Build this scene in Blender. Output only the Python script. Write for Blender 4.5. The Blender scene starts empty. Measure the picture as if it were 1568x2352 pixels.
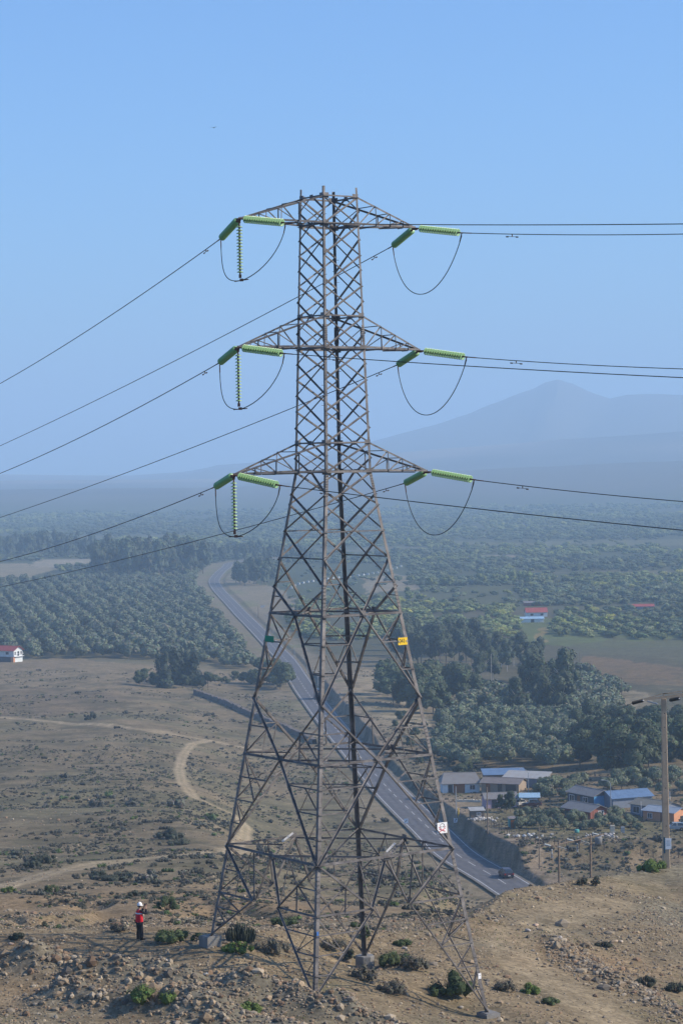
import bpy, math, random
import numpy as np
from mathutils import Vector, Matrix, Quaternion
random.seed(7); rng=np.random.default_rng(7)
S=bpy.context.scene; COL=S.collection
R=math.radians
# ------------------------------------------------------------------ camera
PITCH,ROLL,F=R(1.2009),R(0.8927),5504.0        # F: focal length in units of a 1568x2352 frame
cam=bpy.data.cameras.new('camera'); co=bpy.data.objects.new('camera',cam); COL.objects.link(co)
cam.sensor_fit='VERTICAL'; cam.sensor_height=24; cam.lens=24*F/2352; cam.clip_start=1; cam.clip_end=60000
co.matrix_world=Matrix.Rotation(math.pi/2-PITCH,4,'X')@Matrix.Rotation(-ROLL,4,'Z')
S.camera=co
# ------------------------------------------------------------------ sky, sun, exposure
SUN_EL,SUN_AZ=R(33),R(94)                      # azimuth clockwise from +Y
SKY_STRENGTH,SUN_STRENGTH=0.118,5.0
w=bpy.data.worlds.new('World'); S.world=w; w.use_nodes=True
nt=w.node_tree; nt.nodes.clear()
wo=nt.nodes.new('ShaderNodeOutputWorld'); bg=nt.nodes.new('ShaderNodeBackground')
sky=nt.nodes.new('ShaderNodeTexSky'); sky.sky_type='NISHITA'; sky.sun_disc=False
sky.sun_elevation=SUN_EL; sky.sun_rotation=SUN_AZ; sky.air_density=1.0; sky.dust_density=1.4; sky.ozone_density=3.0; sky.altitude=300
tint=nt.nodes.new('ShaderNodeMix'); tint.data_type='RGBA'; tint.blend_type='MULTIPLY'; tint.inputs[0].default_value=1
tint.inputs[7].default_value=(0.62,0.95,1.34,1)
nt.links.new(sky.outputs[0],tint.inputs[6]); nt.links.new(tint.outputs[2],bg.inputs[0]); nt.links.new(bg.outputs[0],wo.inputs[0])
bg.inputs[1].default_value=SKY_STRENGTH
sl=bpy.data.lights.new('sun','SUN'); so=bpy.data.objects.new('sun',sl); COL.objects.link(so)
SD=Vector((math.cos(SUN_EL)*math.sin(SUN_AZ),math.cos(SUN_EL)*math.cos(SUN_AZ),math.sin(SUN_EL)))
so.rotation_euler=SD.to_track_quat('Z','Y').to_euler(); so.location=(60,-20,60)
sl.energy=SUN_STRENGTH; sl.angle=R(0.5); sl.color=(1,0.86,0.68)
S.view_settings.view_transform='Standard'; S.view_settings.look='None'; S.view_settings.exposure=0.32; S.view_settings.gamma=1
S.cycles.use_denoising=True
S.cycles.max_bounces=6; S.cycles.volume_bounces=2; S.cycles.transparent_max_bounces=6
# ------------------------------------------------------------------ pixel helpers (1568x2352 frame of the photograph)
cp,sp=math.cos(PITCH),math.sin(PITCH); cr,sr=math.cos(ROLL),math.sin(ROLL)
def ray(px,py):
    X,Y=px-784,1176-py
    a= X*cr+Y*sr; b=-X*sr+Y*cr           # undo the roll
    return a/F,cp-b/F*sp,-sp+b/F*cp       # x, y(forward), z per unit depth
def at(px,py,Y):
    a,b,c=ray(px,py); t=Y/b
    return Vector((a*t,Y,c*t))
def to_px(x,y,z):
    d=y*cp-z*sp; u=z*cp+y*sp
    a,b=F*x/d,F*u/d
    return 784+a*cr-b*sr,1176-(a*sr+b*cr)
# ------------------------------------------------------------------ noise
def _hash(ix,iy,seed):
    h=(ix.astype(np.int64)*374761393+iy.astype(np.int64)*668265263+seed*1442695041)&0xffffffff
    h=((h^(h>>13))*1274126177)&0xffffffff
    h=(h^(h>>16))&0xffffffff
    return h/4294967295.0
def vnoise(x,y,seed=0):
    ix=np.floor(x); iy=np.floor(y); fx=x-ix; fy=y-iy
    fx=fx*fx*(3-2*fx); fy=fy*fy*(3-2*fy)
    a=_hash(ix,iy,seed); b=_hash(ix+1,iy,seed); c=_hash(ix,iy+1,seed); d=_hash(ix+1,iy+1,seed)
    return (a+(b-a)*fx)*(1-fy)+(c+(d-c)*fx)*fy
def fbm(x,y,scale,octv=4,seed=0):
    x=np.asarray(x,float)/scale; y=np.asarray(y,float)/scale; s=0; a=1; t=0
    for i in range(octv):
        s=s+a*vnoise(x+17.3*i,y-9.1*i,seed+i); t+=a; a*=.5; x=x*2.03; y=y*2.03
    return s/t*2-1
def sst(a,b,x):
    t=np.clip((x-a)/(b-a),0,1); return t*t*(3-2*t)
# ------------------------------------------------------------------ road centre line
RZ=np.array([[330,-66],[380,-66.9],[450,-68.6],[600,-72],[800,-76.2],[1000,-78.6],[1300,-80.4],[2000,-82],[3000,-83]],float)
def rz(d): return np.interp(d,RZ[:,0],RZ[:,1])
def on_road(px,py):
    a,b,c=ray(px,py); s=c/b
    ds=np.linspace(335,2900,6000); g=rz(ds)-s*ds
    i=int(np.argmax(g>0)); d=ds[i]
    return a/b*d,d
rpx=[(1204,2064),(1135,2020),(1048,1968),(995.5,1916.5),(930.7,1855),(872.7,1795),(805.7,1716.6),(765.5,1669.6),(713,1602),(682,1556),
     (656.6,1517),(628,1487),(589,1446),(555.5,1412.7),(532,1387),(503,1357),(492,1338.5),(495,1327),(507,1313),(522,1301.6),(537,1291.4)]
rp=np.array([on_road(*p) for p in rpx])
rp=np.vstack([rp[0]+(rp[0]-rp[1])*2.2,rp,rp[-1]+(rp[-1]-rp[-2])*1.0+np.array([40,0])])
def catmull(P,n):
    P=np.vstack([2*P[0]-P[1],P,2*P[-1]-P[-2]]); out=[]
    for i in range(1,len(P)-2):
        for t in np.linspace(0,1,n,endpoint=False):
            out.append(.5*((2*P[i])+(-P[i-1]+P[i+1])*t+(2*P[i-1]-5*P[i]+4*P[i+1]-P[i+2])*t*t+(-P[i-1]+3*P[i]-3*P[i+1]+P[i+2])*t**3))
    out.append(P[-2]); return np.array(out)
RC=catmull(rp,12)
k=np.ones(9)/9                                  # smooth the hand-read line
RC=np.column_stack([np.convolve(np.pad(RC[:,i],4,mode='edge'),k,mode='valid') for i in range(2)])
def poly_dist(x,y,P):
    """distance to a polyline, signed (+ = right of travel), plus the y of the closest point"""
    best=np.full(x.shape,1e18); sg=np.zeros(x.shape); yy=np.zeros(x.shape)
    for i in range(len(P)-1):
        ax,ay=P[i]; bx,by=P[i+1]; dx,dy=bx-ax,by-ay; L=dx*dx+dy*dy+1e-9
        t=np.clip(((x-ax)*dx+(y-ay)*dy)/L,0,1); qx=ax+t*dx; qy=ay+t*dy
        d=(x-qx)**2+(y-qy)**2; m=d<best
        best=np.where(m,d,best); sg=np.where(m,np.sign((x-qx)*dy-(y-qy)*dx),sg); yy=np.where(m,qy,yy)
    return np.sqrt(best),sg,yy
RCc=RC[::3]
# ------------------------------------------------------------------ terrain height
def prof(tab,d): 
    t=np.array(tab,float); return np.interp(d,t[:,0],t[:,1])
FL=[(90,-16),(118,-22.9),(126,-24.1),(150,-28.2),(200,-36.0),(300,-48.2),(400,-56.6),(500,-62.6),(600,-67),(800,-73),(950,-76),(1200,-79),(2000,-82),(3000,-83),(5000,-84),(60000,-84)]
FM=[(90,-18),(128,-25.2),(150,-28.8),(200,-37.6),(300,-52.6),(380,-63.8),(430,-68),(600,-71.8),(800,-75.8),(1000,-78),(2000,-82),(3000,-83),(5000,-84),(60000,-84)]
FR=[(90,-20),(146,-25.8),(152,-29),(168,-34),(200,-43),(250,-54),(330,-66),(386,-68),(391,-67),(398,-64.6),(430,-65.2),(500,-66.6),(560,-69),(650,-72.6),(770,-76),(1000,-78.5),(2000,-82),(3000,-83),(5000,-84),(60000,-84)]
FEET=[(-6.47,112.1,-22.68),(-1.51,104.64,-23.8),(.81,117.53,-24.95),(6.39,109.79,-25.62)]
def hz(px): return 1061-.0156*(px-784)
M1=[(-900,1080),(250,1092),(370,1081),(400,1076),(450,1066),(560,1060),(640,1053),(700,1044),(840,1010),(1000,963),(1150,918),(1225,893),(1245,879),(1270,871),(1300,880),(1335,897),(1375,913),(1410,903),(1450,899),(1500,900),(1568,908),(1800,930),(2200,1000),(3500,1060)]
M2=[(-900,1110),(500,1100),(700,1068),(900,1040),(1100,1022),(1300,1005),(1568,985),(1900,960),(3500,980)]
M3=[(-900,1130),(500,1120),(700,1104),(900,1090),(1000,1084),(1200,1072),(1400,1061),(1568,1050),(3500,1020)]
def ridge(M,u,d,D,wf,wb,p=1.0):
    M=np.array(M,float); px=784+u-(34 if D>9000 else 0)+70*fbm(u*3+D,d*.35,900,4,int(D))+np.clip(D-d-300,0,5000)*.05
    yy=np.interp(px,M[:,0],M[:,1]); H=(hz(px)-yy)/F*D+84          # crest height over the plain
    H=np.maximum(H,0)
    up=np.clip((d-(D-wf))/wf,0,1)**p; dn=1-np.clip((d-D)/wb,0,1)
    return H*np.where(d<D,up,dn)
def base_h(x,y):
    x=np.asarray(x,float); y=np.asarray(y,float); d=np.maximum(y,1.0)
    u=np.clip(x/d*F,-3000,3000)
    near=-24-.2*(np.clip(x,-5,21)+.12*(np.clip(x,-40,-5)+5)+.1*(np.clip(x,21,60)-21))
    hill=-1.8-.2475*np.maximum(np.hypot(x*.5,y),0)
    near=np.where(hill>near,hill,near)
    fl=prof(FL,d); fm=prof(FM,d); fr=prof(FR,d-np.clip((u-416)*.042,-4,16)*sst(260,150,d))
    k1=sst(-380,60,u); k2=sst(150,400,u)
    far=fl*(1-k1)+fm*k1; far=far*(1-k2)+fr*k2
    h=np.where(d<170,np.minimum(near,far),far)
    for fx,fy,fz in FEET: wf=np.exp(-(((x-fx)**2+(y-fy)**2)/7.0)); h=h*(1-wf)+fz*wf
    # far ranges
    rr=np.maximum(np.maximum(ridge(M1,u,d,10200,3300,5000,1.5),ridge(M2,u,d,7500,2100,3400,1.2)),ridge(M3,u,d,5500,1300,2300,.9))
    return h,rr,u,d
def height(x,y,detail=True,road=True):
    h,rr,u,d=base_h(x,y)
    n=fbm(x,y,900,5,3)*.5+.5; h=h+rr*(1-.30*np.abs(fbm(x,y,1300,5,5))*np.clip(rr/60,0,1)*(1-np.clip(rr/300,0,.75)))
    s,sg,ry=poly_dist(x,y,RCc); s=s*sg; zr=rz(ry); a=np.abs(s)
    if detail:
        amp=np.clip((d-118)/60,0,1)*(1-np.clip((d-700)/500,0,1))
        h=h+amp*(1.1*fbm(x,y,45,4,11)+.35*fbm(x,y,9,3,12))
        # gullies in the eroded slope behind the person
        g=np.abs(fbm(x*1.6,y*.5,11,3,21)); am=sst(120,132,d)*sst(215,160,d)*sst(-40,-260,u)
        h=h-am*1.3*(1-g*2.4).clip(0,1)
        h=h+.10*fbm(x,y,3.1,4,31)*sst(220,120,d)
        h=h+sst(330,420,u)*sst(380,386,d)*sst(404,399,d)*(1.3*fbm(x,y,7,3,44)+.7*fbm(x,y,2.2,2,45))
    if road:
        zb=zr
        hb=np.interp(ry,[330,372,386,392,470,520,590,620,800,850,900,3000],[.3,.4,.8,3.5,1.9,.8,1.0,2.6,2.8,1.0,.4,.3])
        flat=5.0+.010*d
        wl=sst(0,1,(a-flat)/(40+.02*d))
        jag=fbm(x,y,6,3,77)
        flr=4.75+.001*d; rb=zb-.25+(hb+.25)*sst(0,1,(a-flr+.35*jag)/(.6+hb*.16))
        wr=sst(0,1,(a-flr-5)/(34+.01*d))
        hl=(zb-.25)*(1-wl)+h*wl; hr=rb*(1-wr)+h*wr
        act=sst(326,345,y)*sst(3100,2700,y)
        h2=np.where(s>0,hr,hl); h=h*(1-act)+h2*act
    return h
def add_berm(x,y,h,P,A,wn,wf,seed):
    s,sg,_=poly_dist(x,y,P); wv=np.where(sg>0,wf,wn)
    n=.72+.75*fbm(x,y,2.0,3,seed)
    return h+A*n*np.exp(-(s/wv)**2)
def ground_pt(px,py,h0=None):
    """world point where the photograph's pixel meets the bare terrain"""
    a,b,c=ray(px,py); ds=np.concatenate([np.arange(80,400,.25),np.exp(np.linspace(math.log(400),math.log(20000),5000))])
    hh=height(a/b*ds,ds,False,True); g=hh-(c/b)*ds
    i=int(np.argmax(g>0))
    return (a/b*ds[i],ds[i])
B1=np.array([at(-60,2222,108)[:2],at(120,2195,107)[:2],at(266,2203,106)[:2],at(430,2222,105)[:2],at(620,2268,104)[:2],at(750,2303,102.6)[:2],at(880,2355,101)[:2],at(960,2400,100)[:2]],float)
B2=np.array([at(150,2250,101.6)[:2],at(330,2272,100.5)[:2],at(430,2295,99.5)[:2],at(570,2335,98.5)[:2],at(680,2370,98)[:2]],float)
B3=np.array([ground_pt(1190,2125),ground_pt(1260,2165),ground_pt(1330,2215),ground_pt(1430,2270),ground_pt(1580,2350)],float)
def H(x,y,detail=True):
    h=height(x,y,detail)
    h=add_berm(x,y,h,B1,1.35,.8,1.6,51); h=add_berm(x,y,h,B2,1.0,.7,1.2,52); h=add_berm(x,y,h,B3,.35,.8,.8,53)
    return h
def hz1(x,y): return float(H(np.array([x]),np.array([y]))[0])
def gp(px,py):
    x,y=ground_pt(px,py); return Vector((x,y,hz1(x,y)))
def gd(px,Y):
    """ground point in the photograph's column px at distance Y"""
    x=0
    z=-40
    for _ in range(4):
        # column direction at this height
        X=px-784
        d=Y*cp-z*sp; uu=z*cp+Y*sp; b=F*uu/d; a=(X+b*sr)/cr; x=a*d/F; z=hz1(x,Y)
    return Vector((x,Y,z))
# ------------------------------------------------------------------ mesh tools
class MB:
    def __init__(s): s.v=[]; s.f=[]; s.m=[]
    def add(s,vs,fs,mi=0):
        o=len(s.v); s.v+= [tuple(v) for v in vs]; s.f+=[tuple(i+o for i in f) for f in fs]; s.m+=[mi]*len(fs); return s
    def box(s,c,size,rot=None,mi=0,taper=1.0):
        c=Vector(c); hx,hy,hz_=[k/2 for k in size]; vs=[]
        for z in (-1,1):
            t=taper if z>0 else 1
            for x,y in ((-1,-1),(1,-1),(1,1),(-1,1)):
                v=Vector((x*hx*t,y*hy*t,z*hz_)); 
                if rot is not None: v=rot@v
                vs.append(c+v)
        return s.add(vs,[(3,2,1,0),(4,5,6,7),(0,1,5,4),(1,2,6,5),(2,3,7,6),(3,0,4,7)],mi)
    def tube(s,pts,r,n=6,mi=0,cap=True):
        pts=[Vector(p) for p in pts]; rs=r if isinstance(r,(list,tuple)) else [r]*len(pts); vs=[];fs=[]
        up=Vector((0,0,1)); prev=None
        for i,p in enumerate(pts):
            t=(pts[min(i+1,len(pts)-1)]-pts[max(i-1,0)]).normalized()
            if prev is None: a=t.cross(up if abs(t.z)<.9 else Vector((1,0,0))).normalized()
            else: a=(prev-t*prev.dot(t)).normalized()
            prev=a; b=t.cross(a)
            for k in range(n):
                q=2*math.pi*k/n; vs.append(p+(a*math.cos(q)+b*math.sin(q))*rs[i])
        for i in range(len(pts)-1):
            for k in range(n):
                k2=(k+1)%n; fs.append((i*n+k,i*n+k2,(i+1)*n+k2,(i+1)*n+k))
        if cap: fs.append(tuple(range(n-1,-1,-1))); fs.append(tuple((len(pts)-1)*n+k for k in range(n)))
        return s.add(vs,fs,mi)
    def angle(s,p0,p1,size,th,d1,d2):
        """an L-section bar; its corner runs p0-p1, the flanges point along d1 and d2"""
        p0=Vector(p0);p1=Vector(p1); t=(p1-p0).normalized()
        a=(d1-t*d1.dot(t)).normalized(); b=(d2-t*d2.dot(t)); b=(b-a*b.dot(a)).normalized()
        prof_=[(0,0),(size,0),(size,th),(th,th),(th,size),(0,size)]
        vs=[p+a*x+b*y for p in (p0,p1) for x,y in prof_]
        fs=[(i,(i+1)%6,6+(i+1)%6,6+i) for i in range(6)]+[(0,3,2,1),(0,5,4,3),(6,7,8,9),(6,9,10,11)]
        return s.add(vs,fs)
    def lathe(s,prof_,n=16,M=None,mi=0):
        vs=[];fs=[]
        for (r,z) in prof_:
            for k in range(n):
                q=2*math.pi*k/n; v=Vector((r*math.cos(q),r*math.sin(q),z)); vs.append(M@v if M else v)
        for i in range(len(prof_)-1):
            for k in range(n):
                k2=(k+1)%n; fs.append((i*n+k,i*n+k2,(i+1)*n+k2,(i+1)*n+k))
        return s.add(vs,fs,mi)
    def build(s,name,mats,parent=None,smooth=False,loc=None):
        me=bpy.data.meshes.new(name); vs=s.v
        if loc is not None: vs=[(v[0]-loc[0],v[1]-loc[1],v[2]-loc[2]) for v in vs]
        me.from_pydata(vs,[],s.f)
        if not isinstance(mats,(list,tuple)): mats=[mats]
        for m in mats: me.materials.append(m)
        if len(mats)>1: me.polygons.foreach_set('material_index',s.m)
        if smooth: me.polygons.foreach_set('use_smooth',[True]*len(s.f))
        o=bpy.data.objects.new(name,me); COL.objects.link(o)
        if loc is not None: o.location=loc
        if parent is not None: o.parent=parent
        return o
def np_mesh(name,V,Fc,mats,cols=None,mi=None,smooth=False):
    """V (n,3), Fc (m,3|4)"""
    me=bpy.data.meshes.new(name); n=len(V); m,k=Fc.shape
    me.vertices.add(n); me.vertices.foreach_set('co',np.ascontiguousarray(V,np.float32).ravel())
    me.loops.add(m*k); me.loops.foreach_set('vertex_index',np.ascontiguousarray(Fc,np.int32).ravel())
    me.polygons.add(m); me.polygons.foreach_set('loop_start',np.arange(0,m*k,k,dtype=np.int32)); me.polygons.foreach_set('loop_total',np.full(m,k,np.int32))
    if not isinstance(mats,(list,tuple)): mats=[mats]
    for q in mats: me.materials.append(q)
    if mi is not None: me.polygons.foreach_set('material_index',mi.astype(np.int32))
    me.polygons.foreach_set('use_smooth',np.full(m,smooth))
    if cols is not None:
        at_=me.color_attributes.new('Col','FLOAT_COLOR','POINT'); at_.data.foreach_set('color',np.ascontiguousarray(np.column_stack([cols,np.ones(n)]),np.float32).ravel())
    me.update(calc_edges=True)
    o=bpy.data.objects.new(name,me); COL.objects.link(o); return o
def tag(o,label=None,cat=None,group=None,kind=None):
    if label: o['label']=label
    if cat: o['category']=cat
    if group: o['group']=group
    if kind: o['kind']=kind
    return o
def empty(name,loc=(0,0,0),rz_=0):
    e=bpy.data.objects.new(name,None); COL.objects.link(e); e.location=loc; e.rotation_euler=(0,0,rz_); e.empty_display_size=.3; return e
def dup(root,loc=None,rz_=None,scale=None,label=None):
    r=root.copy(); COL.objects.link(r)
    if loc is not None: r.location=loc
    if rz_ is not None: r.rotation_euler=(0,0,rz_)
    if scale is not None: r.scale=(scale,)*3 if not isinstance(scale,(tuple,list)) else scale
    if label: r['label']=label
    for ch in list(root.children):
        c=ch.copy(); COL.objects.link(c); c.parent=r
        for g in ch.children:
            q=g.copy(); COL.objects.link(q); q.parent=c
    return r
# ------------------------------------------------------------------ materials
def mat(name,col,rough=.7,metal=0,noise=0,nscale=2.0,attr=False,bump=0,bscale=20,spec=.3,trans=0,objrand=0,col2=None,emit=None,two=False):
    m=bpy.data.materials.new(name); m.use_nodes=True; n=m.node_tree; b=n.nodes['Principled BSDF']
    b.inputs['Roughness'].default_value=rough; b.inputs['Metallic'].default_value=metal; b.inputs['Specular IOR Level'].default_value=spec
    if trans: b.inputs['Transmission Weight'].default_value=trans
    src=None
    if attr:
        a=n.nodes.new('ShaderNodeAttribute'); a.attribute_name='Col'; src=a.outputs['Color']
    else:
        a=n.nodes.new('ShaderNodeRGB'); a.outputs[0].default_value=(*col,1); src=a.outputs[0]
    tc=n.nodes.new('ShaderNodeTexCoord')
    if noise:
        t=n.nodes.new('ShaderNodeTexNoise'); t.inputs['Scale'].default_value=nscale; t.inputs['Detail'].default_value=6; t.inputs['Roughness'].default_value=.65
        n.links.new(tc.outputs['Object'],t.inputs['Vector'])
        if col2:
            rmp=n.nodes.new('ShaderNodeValToRGB'); rmp.color_ramp.elements[0].position=.42; rmp.color_ramp.elements[1].position=.62
            n.links.new(t.outputs[0],rmp.inputs[0]); x=n.nodes.new('ShaderNodeMix'); x.data_type='RGBA'; n.links.new(rmp.outputs[0],x.inputs[0])
            n.links.new(src,x.inputs[6]); x.inputs[7].default_value=(*col2,1); src=x.outputs[2]
        mr=n.nodes.new('ShaderNodeMapRange'); mr.inputs[1].default_value=.3; mr.inputs[2].default_value=.7; mr.inputs[3].default_value=1-noise; mr.inputs[4].default_value=1+noise
        n.links.new(t.outputs[0],mr.inputs[0]); x=n.nodes.new('ShaderNodeVectorMath'); x.operation='SCALE'
        n.links.new(src,x.inputs[0]); n.links.new(mr.outputs[0],x.inputs['Scale']); src=x.outputs[0]
    if objrand:
        oi=n.nodes.new('ShaderNodeObjectInfo'); mr=n.nodes.new('ShaderNodeMapRange'); mr.inputs[3].default_value=1-objrand; mr.inputs[4].default_value=1+objrand
        n.links.new(oi.outputs['Random'],mr.inputs[0]); x=n.nodes.new('ShaderNodeVectorMath'); x.operation='SCALE'
        n.links.new(src,x.inputs[0]); n.links.new(mr.outputs[0],x.inputs['Scale']); src=x.outputs[0]
    n.links.new(src,b.inputs['Base Color'])
    if bump:
        t=n.nodes.new('ShaderNodeTexNoise'); t.inputs['Scale'].default_value=bscale; t.inputs['Detail'].default_value=5
        n.links.new(tc.outputs['Object'],t.inputs['Vector']); bp=n.nodes.new('ShaderNodeBump'); bp.inputs['Strength'].default_value=bump; bp.inputs['Distance'].default_value=.1
        n.links.new(t.outputs[0],bp.inputs['Height']); n.links.new(bp.outputs[0],b.inputs['Normal'])
    return m
M={}
M['steel']=mat('steel',(.125,.115,.112),.55,.15,.28,1.6,bump=.15,bscale=30,spec=.35,col2=(.185,.170,.160))
M['steel_new']=mat('steel_new',(.42,.42,.42),.45,.2,.1,4)
M['bolt']=mat('bolt',(.12,.10,.09),.6,.2)
M['concrete']=mat('concrete',(.21,.205,.195),.9,0,.2,3,bump=.3,bscale=25)
M['cable']=mat('cable',(.022,.028,.028),.5,.2,.1,3)
M['glass']=mat('glass',(.19,.42,.16),.5,0,.12,9,spec=.15,trans=.2)
M['glass_pale']=mat('glass_pale',(.24,.42,.17),.5,0,.10,9,spec=.15,trans=.15)
M['rust']=mat('rust',(.10,.05,.035),.8,0,.3,9)
M['yellow']=mat('yellow',(.85,.55,.03),.5,0,.06,8)
M['green_plate']=mat('green_plate',(.0,.22,.12),.5,0,.1,6)
M['white']=mat('white',(.80,.80,.80),.6,0,.08,5)
M['black']=mat('black',(.012,.012,.014),.6,0,.1,9)
M['red']=mat('red',(.55,.03,.04),.6,0,.12,7)
M['blue_paint']=mat('blue_paint',(.06,.16,.42),.6,0,.15,7)
M['wood']=mat('wood',(.20,.155,.115),.9,0,.3,4,bump=.2)
M['dark_wood']=mat('dark_wood',(.085,.065,.055),.9,0,.3,4)
# ------------------------------------------------------------------ ground material
def ground_material():
    m=bpy.data.materials.new('ground_soil'); m.use_nodes=True; n=m.node_tree; b=n.nodes['Principled BSDF']; L=n.links.new
    b.inputs['Roughness'].default_value=.95; b.inputs['Specular IOR Level'].default_value=.1
    a=n.nodes.new('ShaderNodeAttribute'); a.attribute_name='Col'
    tc=n.nodes.new('ShaderNodeTexCoord')
    def noise(sc,det=5,ro=.6):
        t=n.nodes.new('ShaderNodeTexNoise'); t.inputs['Scale'].default_value=sc; t.inputs['Detail'].default_value=det; t.inputs['Roughness'].default_value=ro
        L(tc.outputs['Object'],t.inputs['Vector']); return t.outputs[0]
    def scale_by(src,val,lo,hi,a0=.3,a1=.7):
        mr=n.nodes.new('ShaderNodeMapRange'); mr.inputs[1].default_value=a0; mr.inputs[2].default_value=a1; mr.inputs[3].default_value=lo; mr.inputs[4].default_value=hi
        L(val,mr.inputs[0]); x=n.nodes.new('ShaderNodeVectorMath'); x.operation='SCALE'; L(src,x.inputs[0]); L(mr.outputs[0],x.inputs['Scale']); return x.outputs[0]
    c=scale_by(a.outputs['Color'],noise(.30,10,.8),.62,1.38)
    c=scale_by(c,noise(5,5,.75),.62,1.40)
    # pebbles
    vo=n.nodes.new('ShaderNodeTexVoronoi'); vo.inputs['Scale'].default_value=3.2; L(tc.outputs['Object'],vo.inputs['Vector'])
    hsv=n.nodes.new('ShaderNodeSeparateColor'); L(vo.outputs['Color'],hsv.inputs[0])
    c=scale_by(c,hsv.outputs[0],.80,1.26,0,1)
    L(c,b.inputs['Base Color'])
    bp=n.nodes.new('ShaderNodeBump'); bp.inputs['Strength'].default_value=.5; bp.inputs['Distance'].default_value=.07
    ad=n.nodes.new('ShaderNodeMath'); ad.operation='ADD'; L(noise(3.2,7,.75),ad.inputs[0])
    ml=n.nodes.new('ShaderNodeMath'); ml.operation='MULTIPLY'; ml.inputs[1].default_value=-.45; L(vo.outputs['Distance'],ml.inputs[0]); L(ml.outputs[0],ad.inputs[1])
    L(ad.outputs[0],bp.inputs['Height']); L(bp.outputs[0],b.inputs['Normal'])
    return m
M['ground']=ground_material()
# ------------------------------------------------------------------ terrain mesh
def pw(P): return np.array([ground_pt(*p) for p in P],float)
TRACKS=[(pw([(-60,1645),(0,1650),(150,1664),(300,1680),(440,1698),(520,1712),(575,1722),(640,1735)]),4.0),
        (pw([(480,1704),(440,1712),(420,1735),(410,1765),(417,1805),(445,1838),(500,1862),(545,1880),(562,1905),(560,1935),(540,1960)]),2.2),
        (pw([(-60,2052),(0,2034),(60,2020),(130,2002),(200,1992),(300,1984),(440,1975),(505,1966),(560,1950)]),3.4),
        (pw([(1400,2075),(1290,2105),(1180,2160),(1170,2195),(1240,2250),(1330,2305),(1420,2360),(1480,2400)]),3.0)]
def inpoly(x,y,P):
    P=np.asarray(P); r=np.zeros(x.shape,bool); j=len(P)-1
    for i in range(len(P)):
        xi,yi=P[i]; xj,yj=P[j]
        c=((yi>y)!=(yj>y))&(x<(xj-xi)*(y-yi)/(yj-yi+1e-12)+xi); r^=c; j=i
    return r
PATCH=[ # land cover: outline in the photograph, albedo, blend
 ([(-80,1516),(-80,1580),(120,1585),(260,1600),(380,1590),(470,1580),(600,1578),(600,1545),(330,1530),(200,1518)],(.30,.235,.17)),
 ([(-80,1578),(-80,1645),(180,1640),(260,1625),(330,1608),(200,1585)],(.21,.165,.125)),
 ([(1190,1420),(1190,1472),(1330,1484),(1700,1478),(1700,1415)],(.15,.19,.075)),
 ([(1290,1474),(1330,1500),(1700,1530),(1700,1470),(1400,1466)],(.14,.14,.09)),
 ([(1340,1514),(1330,1540),(1480,1572),(1700,1590),(1700,1545),(1480,1520)],(.25,.17,.105)),
 ([(940,1345),(940,1392),(1200,1400),(1560,1395),(1700,1380),(1180,1350),(1100,1338)],(.115,.125,.070)),
 ([(830,1325),(840,1365),(960,1350),(970,1322),(900,1315)],(.36,.30,.23)),
 ([(830,1535),(760,1560),(790,1600),(880,1605),(900,1560),(880,1540)],(.42,.34,.25)),
 ([(830,1620),(850,1690),(960,1700),(1010,1690),(985,1640),(930,1612)],(.42,.35,.26)),
 ([(-80,1295),(-80,1330),(60,1328),(140,1305),(60,1292)],(.36,.30,.22)),
 ([(80,1286),(90,1302),(250,1298),(260,1282)],(.42,.36,.30)),
 ([(1180,1645),(1250,1600),(1360,1585),(1490,1590),(1500,1650),(1400,1690),(1280,1680)],(.36,.30,.225)),
 ([(500,1345),(560,1400),(640,1420),(700,1400),(640,1350),(560,1335)],(.33,.27,.20)),
 ([(0,1262),(120,1258),(300,1268),(100,1280)],(.16,.17,.10)),
 ([(1105,1278),(1190,1277),(1190,1283),(1105,1284)],(.36,.30,.24)),
 ([(1040,1246),(1700,1238),(1700,1252),(1040,1258)],(.18,.18,.115)),
 ([(-80,1236),(420,1228),(420,1233),(-80,1243)],(.17,.17,.11)),
 ([(640,1262),(980,1256),(980,1262),(640,1269)],(.18,.17,.12)),
 ([(1180,1310),(1600,1316),(1600,1322),(1180,1315)],(.19,.17,.11)),
 ([(1240,1440),(1260,1440),(1225,1500),(1190,1510)],(.33,.25,.12)),
]
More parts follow.
